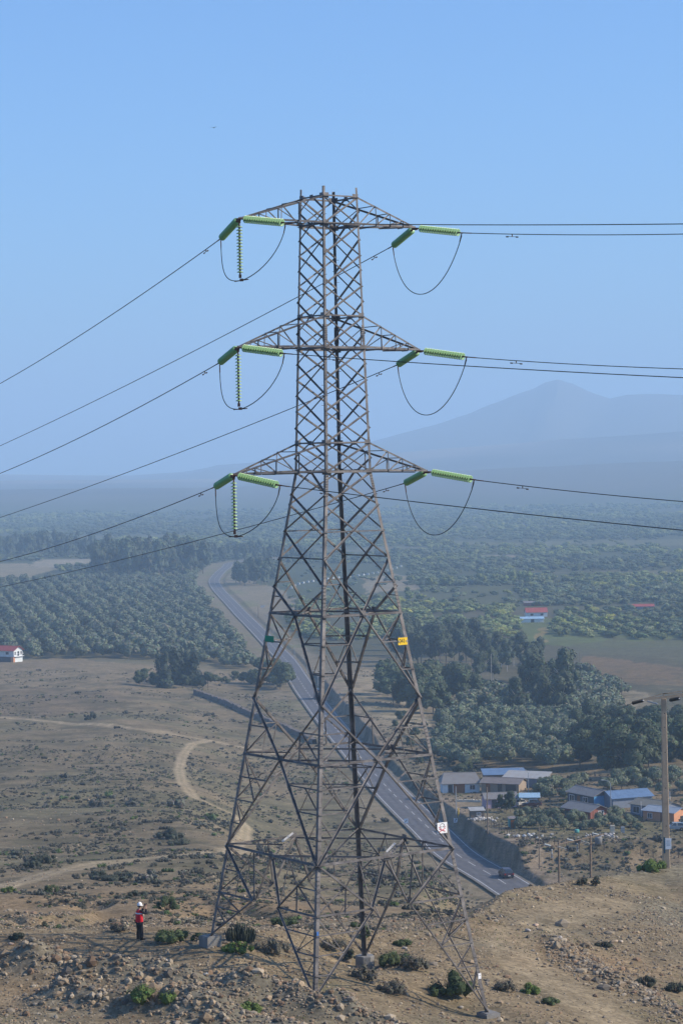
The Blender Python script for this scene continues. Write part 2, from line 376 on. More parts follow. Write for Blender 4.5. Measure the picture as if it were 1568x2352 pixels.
def build_terrain():
    az=np.concatenate([-np.linspace(40,11,26)[:-1],np.linspace(-11,11,640),np.linspace(11,40,26)[1:]])
    tan=np.tan(np.radians(az))
    ds=np.concatenate([np.linspace(-40,82,22)[:-1],np.exp(np.linspace(math.log(82),math.log(165),300))[:-1],np.exp(np.linspace(math.log(165),math.log(1200),390))[:-1],np.exp(np.linspace(math.log(1200),math.log(26000),330))])
    nd,na=len(ds),len(az)
    Y=np.repeat(ds[:,None],na,1); W=np.maximum(Y,60); X=W*tan[None,:]
    x,y=X.ravel(),Y.ravel(); h=H(x,y)
    # colour
    d=np.maximum(y,1); u=x/d*F
    c=np.zeros((len(x),3)); g1=fbm(x,y,30,4,101); g2=fbm(x,y,7,4,102); g3=fbm(x,y,220,4,103)
    def lay(col,wt):
        nonlocal c; wt=np.clip(wt,0,1)[:,None]; c=c*(1-wt)+np.array(col)*wt
    c[:]=(.29,.232,.168)
    lay((.245,.225,.185),sst(-.15,.4,g2+.4*g1)*.8)                                # grey gravel patches
    lay((.34,.245,.165),sst(0,.6,fbm(x,y,14,3,105)))
    lay((.245,.20,.145),sst(170,260,d)*(1-k_right(u)))                            # scrub slope
    lay((.195,.18,.12),sst(170,300,d)*(1-k_right(u))*sst(-.1,.35,g1)*.7)
    lay((.30,.22,.15),sst(125,140,d)*sst(260,180,d)*sst(0,-200,u)*.8)
    lay((.20,.205,.105),sst(.12,.5,fbm(x,y,9,3,106)+.3*g1)*sst(170,130,d)*.6)
    lay((.19,.165,.125),sst(.0,.45,fbm(x,y,5,4,116)+.4*g1)*sst(170,150,d)*.6)
    lay((.24,.18,.13),sst(330,420,u)*sst(382,387,d)*sst(402,398,d)*.9)
    lay((.27,.21,.15),k_right(u)*sst(160,200,d)*sst(520,480,d))
    lay((.20,.185,.105),k_right(u)*sst(400,410,d)*sst(470,440,d)*sst(-.2,.2,g1)*.8)
    lay((.115,.115,.075),sst(880,1000,d)); lay((.13,.12,.08),k_right(u)*sst(520,560,d))
    lay((.085,.105,.06),sst(1250,1500,d)*(.65+.35*g3)); lay((.13,.14,.085),sst(3000,4500,d)*sst(0,.4,g3)*.6)
    hi=h+84; mt=sst(4000,4700,d)*sst(3,25,hi); lay((.15,.135,.115),mt); lay((.36,.30,.26),mt*sst(.12,.42,fbm(x,y,1500,4,107))*.8); lay((.06,.065,.055),mt*sst(.1,.4,fbm(x,y,700,4,108))*.5)
    for P,col in PATCH:
        pxs=[p[0] for p in P]; pts=pw(P); jx=fbm(x,y,30,4,109)*.004*d; jy=fbm(x,y,40,4,111)*.035*d
        m=inpoly(x+jx,y+jy,pts).astype(float); lay(col,m*(.75+.25*g2))
    s,sg,ry=poly_dist(x,y,RCc); act=(y>340)&(y<2400)
    lay((.29,.245,.19),np.where(act,sst(13+.004*d,5+.004*d,s+3*g2),0)*.8)
    lay((.16,.19,.08),np.where(act&(y>700),sst(18,10,s)*sst(.0,.3,g1),0)*.5)
    cut=np.where((sg>0)&(((y>372)&(y<500))|((y>590)&(y<850))),sst(12,7,s),0); lay((.33,.26,.21),cut)
    tw=np.zeros(len(x))
    for P,wd in TRACKS:
        t,_,_=poly_dist(x,y,P); e=t+.25*wd*fbm(x,y,6,3,110)
        wt=sst(wd*.75,wd*.40,e)*(.55 if P[0][1]<160 else 1.0); rut=.55+.45*np.exp(-((t/wd-.26)/.14)**2); lay((.44,.36,.27),wt*rut*.95); tw=np.maximum(tw,wt)
    bb=np.maximum(np.exp(-(poly_dist(x,y,B1)[0]/2.2)**2),np.exp(-(poly_dist(x,y,B2)[0]/1.6)**2))*(y<125)
    lay((.24,.225,.20),bb*.85)
    g4=fbm(x,y,2.2,3,120)
    lay((.125,.115,.08),sst(-.1,.4,g2+.7*g4)*sst(160,240,d)*sst(1000,800,d)*.7*(1-tw))
    lay((.32,.25,.18),sst(.15,.6,-g2+.5*g4)*sst(120,160,d)*sst(1000,700,d)*.5*(1-tw))
    c*= .67*(1+.10*g1)[:,None]*np.array([1.0,.98,.83])
    V=np.column_stack([x,y,h])
    i=np.arange(nd-1)[:,None]*na+np.arange(na-1)[None,:]
    Fq=np.stack([i,i+1,i+na+1,i+na],-1).reshape(-1,4)
    fm=tw[Fq].mean(1)>.42
    for name,mask in (('ground',~fm),('dirt_track',fm)):
        f=Fq[mask]; used,inv=np.unique(f.ravel(),return_inverse=True)
        o=np_mesh(name,V[used],inv.reshape(-1,4),M['ground'],c[used],smooth=True)
        tag(o,kind='structure')
    return
def k_right(u): return sst(150,400,u)
build_terrain()
#@@ROAD
# ------------------------------------------------------------------ asphalt road with painted lines
def road_strip(name,off0,off1,dz,material,rng_=None,dash=None,parent=None):
    """strip between two lateral offsets (right positive)"""
    P=RC; seg=np.diff(P,axis=0); L=np.concatenate([[0],np.cumsum(np.hypot(seg[:,0],seg[:,1]))])
    n=int(L[-1]/2.5); q=np.linspace(0,L[-1],n); cx=np.interp(q,L,P[:,0]); cy=np.interp(q,L,P[:,1])
    tx=np.gradient(cx); ty=np.gradient(cy); l=np.hypot(tx,ty); nx,ny=ty/l,-tx/l; z=rz(cy)+dz
    V=[];Fc=[]
    if dash is None: spans=[(0,n-1)]
    else: spans=[(i,min(i+dash[0],n-1)) for i in range(0,n-dash[0],dash[0]+dash[1])]
    for a,b in spans:
        o=len(V)
        for i in range(a,b+1):
            V.append((cx[i]+nx[i]*off0,cy[i]+ny[i]*off0,z[i])); V.append((cx[i]+nx[i]*off1,cy[i]+ny[i]*off1,z[i]))
        for i in range(b-a): Fc.append((o+2*i,o+2*i+1,o+2*i+3,o+2*i+2))
    o=np_mesh(name,np.array(V),np.array(Fc),material); 
    if parent: o.parent=parent
    return o
M['asphalt']=mat('asphalt',(.115,.112,.115),.85,0,.22,.35,bump=.2,bscale=8)
M['asphalt_patch']=mat('asphalt_patch',(.045,.045,.05),.85,0,.2,1)
M['line_paint']=mat('line_paint',(.50,.50,.48),.7,0,.15,1.5)
road=road_strip('road',-4.0,4.0,.05,M['asphalt'])
M['wheel_path']=mat('wheel_path',(.092,.090,.092),.75,0,.3,.5); M['dusty_edge']=mat('dusty_edge',(.15,.135,.115),.95,0,.35,.4)
for a0,a1 in ((-2.9,-2.3),(-1.3,-.7),(.7,1.3),(2.2,2.8)): road_strip('wheel_path',a0,a1,.0535,M['wheel_path'],parent=road)
for a0,a1 in ((-4.05,-3.65),(3.6,4.05)): road_strip('dusty_edge',a0,a1,.0535,M['dusty_edge'],parent=road); tag(road,kind='structure')
for off in (-3.45,3.33): 
    q=road_strip('edge_line',off,off+.13,.056,M['line_paint'],parent=road)
q=road_strip('centre_line',-.06,.06,.056,M['line_paint'],dash=(2,2),parent=road)
#@@TOWER
# ------------------------------------------------------------------ lattice tower
TX,TY,TYAW=-.365,111.0,R(34.82)
TR=Matrix.Translation((TX,TY,0))@Matrix.Rotation(TYAW,4,'Z')
TI=TR.inverted()
ZT=[(12.19,.958),(-.45,1.272),(-17.85,3.764)]
def tw_(z):
    if z>-.45: return 1.272+(z+.45)*(.958-1.272)/12.64
    return 1.272+(-.45-z)*(3.764-1.272)/17.40
LEG={'F':(-1,-1),'R':(1,-1),'B':(1,1),'L':(-1,1)}
def lp(k,z): a,b=LEG[k]; w_=tw_(z); return Vector((a*w_,b*w_,z))
FACES={'FR':('F','R',Vector((0,-1,0))),'LB':('L','B',Vector((0,1,0))),'LF':('L','F',Vector((-1,0,0))),'RB':('R','B',Vector((1,0,0)))}
# foot heights from the photograph
FOOTPX={'L':2150,'F':2292,'B':2194,'R':2326}
FZ={}
for kk,py in FOOTPX.items():
    z=-23.
    for _ in range(30):
        P=TR@lp(kk,z); yy=to_px(*P)[1]; z+=(yy-py)*P.y/F
    FZ[kk]=z
print('FOOT',FZ,{k_:tuple(round(c_,2) for c_ in TR@lp(k_,FZ[k_])) for k_ in FZ})
def foot_ground(k_):
    P=TR@lp(k_,FZ[k_]); return P
tower=empty('transmission_tower',(TX,TY,-24)); tag(tower,'tall weathered steel lattice pylon with three pairs of crossarms standing on four concrete footings','pylon')
TP=Matrix.Rotation(TYAW,4,'Z')
def tb(mb,name,mats,parent=tower,smooth=False):
    """mb in tower-local coordinates (z = world z)"""
    mm=MB(); mm.v=[tuple(TR@Vector(v)) for v in mb.v]; mm.f=mb.f; mm.m=mb.m
    o=mm.build(name,mats,None,smooth)
    if parent is tower:
        o.parent=tower; o.matrix_parent_inverse=Matrix.Translation((-TX,-TY,24))
    else:
        o.parent=parent
    return o
def brace(mb,face,p,q,size=.06,out=True,th=None,inset=0):
    n=FACES[face][2] if isinstance(face,str) else face
    p=Vector(p);q=Vector(q); t=(q-p).normalized(); side=t.cross(n)
    if side.z<0: side=-side
    off=n*(.012 if out else -.012-size)
    mb.angle(p+off-side*size*.5,q+off-side*size*.5,size,th or max(.008,size*.12),side,n)
def mid(face,z): A,B,n=FACES[face]; return (lp(A,z)+lp(B,z))/2
def lerp(a,b,t): return a+(b-a)*t
# legs
LEGTOP=12.62
for kk,(a,b) in LEG.items():
    m=MB(); cuts=[(FZ[kk]-.25,-6.98,.175),(-6.98,-.45,.145),(-.45,6.0,.12),(6.0,LEGTOP,.10)]
    for z0,z1,sz in cuts:
        m.angle(lp(kk,z0),lp(kk,z1),sz,sz*.11,Vector((-a,0,0)),Vector((0,-b,0)))
    leg=tb(m,'leg',M['steel'])
    for zc,hh in ((-6.2,.5),(-12.7,.5),(-18.9,.55),(5.9,.3),(-.9,.35)) + (((-23.4,.5),) if kk in 'RF' else ()):
        m=MB()                                                # one splice plate with its rows of bolt heads
        for fx in (0,1):
            dirv=Vector((-a,0,0)) if fx==0 else Vector((0,-b,0)); nrm=Vector((0,b,0)) if fx==0 else Vector((a,0,0))
            for j in range(7):
                for wv in (.04,.11): m.box(lp(kk,zc-hh+2*hh*j/6)+dirv*wv+nrm*.014,(.03,.03,.03))
        o1=Vector((a,b,0))*.004
        m.angle(lp(kk,zc-hh-.1)+o1,lp(kk,zc+hh+.1)+o1,.155,.010,Vector((-a,0,0)),Vector((0,-b,0)))
        tb(m,'splice_plate',M['steel'],leg)
    m=MB()                                                    # climbing bolts
    if kk in 'FB':
        z=-19.5 if kk=='F' else -2.0; j=0
        while z<12.0:
            m=MB()
            dirv=Vector((-a,0,0)) if j%2 else Vector((0,-b,0)); nrm=Vector((0,b,0)) if j%2 else Vector((a,0,0)); p=lp(kk,z)+dirv*.05
            m.tube([p,p+nrm*.17],.0105,5); z+=.46 if kk=='F' else .52; j+=1
            tb(m,'climbing_bolt',M['bolt'],leg)
LV_MAIN=[12.19,10.92,9.52,8.11,6.71,5.24,3.79,2.33,.88,-.45,-1.96,-4.44]
LV_STAG={'seg':[[12.19,11.55,10.92],[10.92,10.22,8.82,7.42,6.71],[6.71,5.97,5.24],[5.24,4.51,3.06,1.60,.88],[.88,.2,-.45]]}
for fc,(A,B,n) in FACES.items():
    m=MB()
    if fc in ('FR','LB'):
        for z0,z1 in zip(LV_MAIN[:-1],LV_MAIN[1:]):
            sz=.075 if z1>-.5 else .085
            brace(m,fc,lp(A,z0),lp(B,z1),sz,False); brace(m,fc,lp(B,z0),lp(A,z1),sz,True)
        zc=-3.19; brace(m,fc,lp(A,zc),lp(B,zc),.055,True)
    else:
        for seg in LV_STAG['seg']:
            brace(m,fc,mid(fc,seg[0]),lp(A,seg[1]),.07,True); brace(m,fc,mid(fc,seg[0]),lp(B,seg[1]),.07,False)
            for z0,z1 in zip(seg[1:-2],seg[2:-1]):
                brace(m,fc,lp(A,z0),lp(B,z1),.07,False); brace(m,fc,lp(B,z0),lp(A,z1),.07,True)
            brace(m,fc,lp(A,seg[-2]),mid(fc,seg[-1]),.07,True); brace(m,fc,lp(B,seg[-2]),mid(fc,seg[-1]),.07,False)
        brace(m,fc,mid(fc,-.45),lp(A,-1.5),.08,True); brace(m,fc,mid(fc,-.45),lp(B,-1.5),.08,False)
        for z0,z1 in ((-1.5,-3.19),(-3.19,-5.71)):
            brace(m,fc,lp(A,z0),lp(B,z1),.08,False); brace(m,fc,lp(B,z0),lp(A,z1),.08,True)
        brace(m,fc,lp(A,-4.40),lp(B,-4.40),.06,True)
    tb(m,'upper_bracing',M['steel'])
    # rings
    for z,sz in ((12.19,.07),(10.92,.11),(6.71,.07),(5.24,.11),(.88,.07),(-.45,.11)):
        m=MB(); brace(m,fc,lp(A,z),lp(B,z),sz,True); r_=tb(m,'horizontal_strut',M['steel'])
        for P in (lp(A,z),lp(B,z)):
            m2=MB(); inw=(mid(fc,z)-P).normalized(); m2.box(P+inw*.14+n*.006,(abs(inw.x)*.30+abs(n.x)*.012+.001,abs(inw.y)*.30+abs(n.y)*.012+.001,.26)); tb(m2,'gusset_plate',M['steel'],r_)
        if fc in ('LF','RB'): m2=MB(); m2.box(mid(fc,z)+n*.006,(abs(inw.x)*.26+abs(n.x)*.012+.001,abs(inw.y)*.26+abs(n.y)*.012+.001,.20)); tb(m2,'gusset_plate',M['steel'],r_)
    # lower body
    m=MB(); v0=-4.44 if fc in ('FR','LB') else -5.71
    R1,P1,R2,R3=-6.98,-10.88,-13.54,-17.85
    for leg_,oth in ((A,B),(B,A)):
        C1,C2,C3=mid(fc,R1),mid(fc,R2),mid(fc,R3)
        o_=leg_==A
        brace(m,fc,lp(leg_,v0),C1,.095,o_)                                     # V above ring 1
        zz=(v0+R1)/2+.15; Pn=lerp(lp(leg_,v0),C1,(v0-zz)/(v0-R1)); brace(m,fc,lp(leg_,zz),Pn,.05,True); brace(m,fc,Pn,lp(leg_,R1),.05,False)
        if v0>-5: pass
        brace(m,fc,C1,lp(leg_,P1),.105,True)                                   # inverted V
        q=lambda t,Ca=C1,z0=R1,z1=P1: lerp(Ca,lp(leg_,z1),t)
        for t in (1/3,2/3): brace(m,fc,lp(leg_,q(t).z),q(t),.055,True)
        brace(m,fc,lp(leg_,R1),q(1/3),.055,False); brace(m,fc,lp(leg_,q(1/3).z),q(2/3),.055,False)
        brace(m,fc,lp(leg_,P1),C2,.105,o_)                                     # V down to ring 2
        h_=lerp(lp(leg_,P1),C2,.5); brace(m,fc,lp(leg_,h_.z),h_,.055,True); brace(m,fc,h_,lp(leg_,R2),.06,False); e_=h_.copy(); e_=lerp(C2,lp(leg_,R2),.5); brace(m,fc,h_,e_,.05,True)
        brace(m,fc,C2,lp(leg_,R3),.11,True)                                    # inverted V to ring 3
        q=lambda t: lerp(C2,lp(leg_,R3),t)
        for t in (.25,.5,.75): brace(m,fc,lp(leg_,q(t).z),q(t),.055,True)
        brace(m,fc,lp(leg_,R2),q(.5),.055,False); brace(m,fc,lerp(lp(leg_,q(.25).z),q(.25),.5),lp(leg_,q(.5).z),.05,False); brace(m,fc,lp(leg_,q(.5).z),q(.75),.055,False)
    tb(m,'body_bracing',M['steel'])
    for z,sz in ((R1,.10),(R2,.10),(R3,.10)):
        m=MB(); brace(m,fc,lp(A,z),lp(B,z),sz,True)
        C=mid(fc,z); m.box(C+n*.006,(.34 if abs(n.x)<.5 else .014,.34 if abs(n.y)<.5 else .014,.34))
        tb(m,'horizontal_strut',M['steel'])
    # leg extensions with knees
    KZ=-20.05; ka=1.03
    for leg_ in (A,B):
        m=MB(); ax=(lp(leg_,KZ)-mid(fc,KZ)).normalized(); K=mid(fc,KZ)+ax*ka; C3=mid(fc,R3)
        brace(m,fc,lp(leg_,R3),K,.105,True); brace(m,fc,C3,K,.105,False); brace(m,fc,lp(leg_,KZ),K,.075,True)
        Q=lerp(lp(leg_,R3),K,.5); brace(m,fc,lp(leg_,Q.z),Q,.05,True); brace(m,fc,Q,lp(leg_,KZ),.055,False); brace(m,fc,Q,lerp(K,lp(leg_,KZ),.5),.05,True)
        q4=lerp(C3,lp(leg_,R3),.4); brace(m,fc,q4,K,.055,False); brace(m,fc,q4,lerp(C3,lp(leg_,R3),.85)*0+Q,.045,True)
        foot=lp(leg_,FZ[leg_]+.05); brace(m,fc,K,foot,.085,True)
        ns={'L':2,'B':3,'F':3,'R':4}[leg_]
        prev=lp(leg_,KZ)
        for j in range(1,ns+1):
            t=j/(ns+1); pk=lerp(K,foot,t); pl=lp(leg_,pk.z); brace(m,fc,pl,pk,.05,True)
            brace(m,fc,prev,pk,.05,False) if j!=1 or ns<3 else brace(m,fc,prev,lerp(K,foot,2/(ns+1)),.05,False)
            prev=pl
        tb(m,'leg_extension',M['steel'])
# plan and hip bracing inside the body
for z in (-6.98,-13.54,-17.85):
    m=MB()
    ms=[mid(f_,z) for f_ in ('FR','RB','LB','LF')]
    for i in range(4): brace(m,Vector((0,0,1)),ms[i],ms[(i+1)%4],.08,False)
    cs=[lp(k_,z) for k_ in 'FRBL']
    for i in range(4): brace(m,Vector((0,0,1)),cs[i],(ms[i-1]+ms[i])/2,.055,True)
    tb(m,'plan_bracing',M['steel'])
for z,zc,ztop in ((-8.28,-6.98,-10.88),(-14.6,-13.54,-17.85)):
    t=(zc-z)/(zc-ztop); m=MB()
    for k_ in 'FRBL':
        fs_=[f_ for f_ in FACES if k_ in f_]
        a_,b_=[lerp(mid(f_,zc),lp(k_,ztop),t) for f_ in fs_]; brace(m,Vector((0,0,1)),a_,b_,.055,True)
        a_,b_=[lerp(mid(f_,zc),lp(k_,ztop),t*2) for f_ in fs_]; brace(m,Vector((0,0,1)),a_,b_,.05,True)
    tb(m,'hip_bracing',M['steel'])
for z,t0,t1,f_ in ((-17.80,.02,.5,('FR','RB')),(-17.80,.5,.98,('LF','LB'))):           # replaced members, bright new steel
    m=MB(); A_,B_=mid(f_[0],z),mid(f_[1],z); brace(m,Vector((0,0,1)),lerp(A_,B_,t0)+Vector((0,0,.1)),lerp(A_,B_,t1)+Vector((0,0,.1)),.07,True); tag(tb(m,'replacement_brace',M['steel_new']),'bright unweathered brace')
# crossarms
TIPS=[(11.016,4.907,10.92,12.19),(5.221,5.086,5.24,6.71),(-.525,5.425,-.45,.88)]
TIPW={}
for i,(zt,ra,zb,ztp) in enumerate(TIPS):
    for sx,(k1_,k2_) in ((-1,('F','L')),(1,('R','B'))):
        m=MB(); tip=Vector((sx*ra,0,zt)); TIPW[(i,sx)]=TR@tip
        for k_ in (k1_,k2_):
            sy=LEG[k_][1]; te=tip+Vector((0,sy*.07,0)); bo=lp(k_,zb); to=lp(k_,ztp)
            nrm=Vector((0,sy,0))
            m.angle(bo,te,.085,.010,Vector((0,-sy,0)),Vector((0,0,1)))
            m.angle(to,te+Vector((0,0,.05)),.08,.010,Vector((0,-sy,0)),Vector((0,0,-1)))
            n_=4
            for j in range(1,n_):
                t=j/n_ if n_==3 else (.30,.55,.78)[j-1]; pb=lerp(bo,te,t); pt=lerp(to,te,t); brace(m,nrm,pb,pt,.045,True)
                t0=(0,.30,.55)[j-1]; brace(m,nrm,lerp(bo,te,t0),pt,.045,False)
        b1,b2=lp(k1_,zb),lp(k2_,zb)
        for j,t in enumerate((.30,.55,.78)):
            pa,pb=lerp(b1,tip,t),lerp(b2,tip,t); brace(m,Vector((0,0,-1)),pa,pb,.045,True)
            t0=(0,.30,.55)[j]; brace(m,Vector((0,0,-1)),lerp(b1,tip,t0) if j%2 else lerp(b2,tip,t0),pa if not j%2 else pb,.045,True)
            pa,pb=lerp(lp(k1_,ztp),tip,t),lerp(lp(k2_,ztp),tip,t)
            if j<2: brace(m,Vector((0,0,1)),pa,pb,.04,True)
        ar=tb(m,'crossarm',M['steel'])
        m=MB(); m.box(tip,(.26,.24,.03)); m.box(tip+Vector((sx*.04,0,-.05)),(.16,.18,.09)); tb(m,'tip_plate',M['rust'],ar)
# plates and footings
def text_mesh(txt,size,M4,material,parent,name='lettering'):
    cu=bpy.data.curves.new(name,'FONT'); cu.body=txt; cu.size=size; cu.extrude=.004; cu.align_x='CENTER'; cu.align_y='CENTER'
    o=bpy.data.objects.new(name,cu); COL.objects.link(o); me=bpy.data.meshes.new_from_object(o); bpy.data.objects.remove(o)
    me.transform(M4); me.materials.append(material); q=bpy.data.objects.new(name,me); COL.objects.link(q); q.parent=parent; return q
zc=lerp(mid('FR',-6.98),lp('R',-10.88),1/3).z
pc=lp('R',zc)+Vector((-.34,-.06,-.02)); m=MB(); m.box(pc,(.52,.012,.34)); pl=tb(m,'number_plate',M['yellow']); tag(pl,'yellow plate with the number 041 in black')
text_mesh('041',.29,TR@Matrix.Translation(pc+Vector((-.04,-.008,0)))@Matrix.Rotation(math.pi/2,4,'X')@Matrix.Scale(.8,4,(1,0,0)),M['black'],pl,'lettering')
m=MB()
for dx in (-.22,.22): m.box(pc+Vector((dx,-.012,.0)),(.035,.02,.09))
tb(m,'plate_clip',M['steel_new'],pl)
gc=lp('L',zc)+Vector((-.03,-.5,.1)); m=MB(); m.box(gc,(.012,.75,.30)); tag(tb(m,'direction_plate',M['green_plate']),'dark green blank plate')
# danger plate with skull and crossed bones
t_=(at(1014,1897,111)); dl=TI@t_
zc2=dl.z; dp=lp('R',zc2)+Vector((-.40,-.07,0)); m=MB(); m.box(dp,(.56,.012,.50)); dpl=tb(m,'danger_plate',M['white']); tag(dpl,'white warning plate with a skull over red crossed bones')
m=MB()
def disc2(mb,c,rx,rz_,n=14,dy=-.010):
    vs=[c+Vector((math.cos(2*math.pi*k_/n)*rx,dy,math.sin(2*math.pi*k_/n)*rz_)) for k_ in range(n)]; mb.add(vs,[tuple(range(n))])
m1=MB(); 
for k_ in range(18):                                                       # outline of the skull
    a0,a1=R(k_*20-40),R(k_*20-20)
    if k_<14: m1.tube([dp+Vector((math.cos(a0)*.13,-.012,.07+math.sin(a0)*.13)),dp+Vector((math.cos(a1)*.13,-.012,.07+math.sin(a1)*.13))],.009,4)
for sx in (-1,1): disc2(m1,dp+Vector((sx*.05,0,.05)),.028,.022)
tb(m1,'skull_mark',M['black'],dpl)
m1=MB()
for sx in (-1,1):
    m1.tube([dp+Vector((sx*-.17,-.012,-.17)),dp+Vector((sx*.17,-.012,-.03))],.016,5)
    m1.tube([dp+Vector((sx*.12,-.012,.05)),dp+Vector((sx*.20,-.012,.02))],.012,5)
tb(m1,'bone_mark',M['red'],dpl)
for kk in LEG:
    P=lp(kk,FZ[kk]); m=MB()
    ht={'L':.75,'B':.75,'F':.6,'R':.45}[kk]; 
    rot=None
    if kk=='B':
        m.lathe([(.0,P.z),(.44,P.z),(.47,P.z-.03),(.47,P.z-ht-1.0)],8,Matrix.Translation((P.x,P.y,0)))
    else: m.box((P.x,P.y,P.z-(ht+.8)/2),(.78,.78,ht+.8)); m.box((P.x,P.y,P.z+.01),(.66,.66,.05))
    f_=tb(m,'footing',M['concrete'])
m=MB(); P=lp('R',FZ['R']+1.55)
m.angle(P+Vector((.003,-.003,-.28)),P+Vector((.003,-.003,.28)),.172,.004,Vector((-1,0,0)),Vector((0,1,0))); tag(tb(m,'painted_band',M['white']),'white painted band')
m=MB(); P=lp('F',FZ['F']+2.6); m.box(P+Vector((.09,-.008,0)),(.12,.008,.40)); tag(tb(m,'painted_band',M['blue_paint']),'blue painted patch')
#@@LINES
# ------------------------------------------------------------------ insulators, conductors, jumpers
def disc_mb(r=.165):
    m=MB(); m.lathe([(.0,.03),(.045,.03),(r*.7,.016),(r,-.018),(r*.98,-.030),(r*.8,-.016),(r*.55,-.012),(.03,-.01),(.0,-.01)],20)
    return m
def make_string(name,n,pitch,gl,r,label,group):
    root=empty(name); tag(root,label,'insulator',group)
    d0=None; L0=.28
    for i in range(n):
        if d0 is None: d0=disc_mb(r).build('disc',gl,root,smooth=True); d0.location=(0,0,-L0)
        else:
            q=d0.copy(); COL.objects.link(q); q.parent=root; q.location=(0,0,-L0-i*pitch)
    m=MB(); m.tube([(0,0,-.02)]+[(0,0,-L0-i*pitch+dz_) for i in range(n) for dz_ in (.075,.03)]+[(0,0,-L0-n*pitch)],[.022]+[q_ for i in range(n) for q_ in (.035,.06)]+[.022],8); m.build('core',M['rust'],root)
    m=MB(); m.tube([(0,0,0),(0,0,-L0+.06)],.035,6); m.box((0,0,-.06),(.12,.06,.12)); m.box((0,0,-L0-n*pitch-.05),(.12,.06,.16)); m.build('end_fitting',M['rust'],root)
    return root,L0+n*pitch+.1
def arc(A,B,sag,n=24):
    return [Vector(A).lerp(Vector(B),t)-Vector((0,0,4*sag*t*(1-t))) for t in [i/n for i in range(n+1)]]
def bez(a,b,c,d,n=12):
    return [(1-t)**3*a+3*(1-t)**2*t*b+3*(1-t)*t*t*c+t**3*d for t in [i/n for i in range(n+1)]]
ST,LEN=make_string('tension_insulator',16,.15,M['glass'],.175,'',None)
SU,LSU=make_string('suspension_insulator',15,.145,M['glass_pale'],.145,'',None)
lvl=['top','middle','bottom']; side={-1:'left',1:'right'}
EL={(0,-1):(498,548),(1,-1):(497,833),(2,-1):(486,1118),(0,1):(892,565),(1,1):(903,838),(2,1):(920,1110)}
ER={(0,-1):(655,512),(1,-1):(652,812),(2,-1):(641,1115),(0,1):(1057,535),(1,1):(1067,820),(2,1):(1085,1102)}
WL={(0,-1):(883,154),(1,-1):(1088,154),(2,-1):(1290,154),(0,1):(1025,188),(1,1):(1189,188),(2,1):(1349,188)}
WR={(0,-1):(517,91.5),(1,-1):(868,91.5),(2,-1):(1218,91.5),(0,1):(540,105),(1,1):(848,105),(2,1):(1152,105)}
DAL=[(460,576),(459,857),(448,1137),(848,592),(857,860),(876,1125)]
first={'t':True,'s':True}
def orient(o,P,D):
    o.location=P; o.rotation_euler=(-Vector(D)).to_track_quat('Z','Y').to_euler()
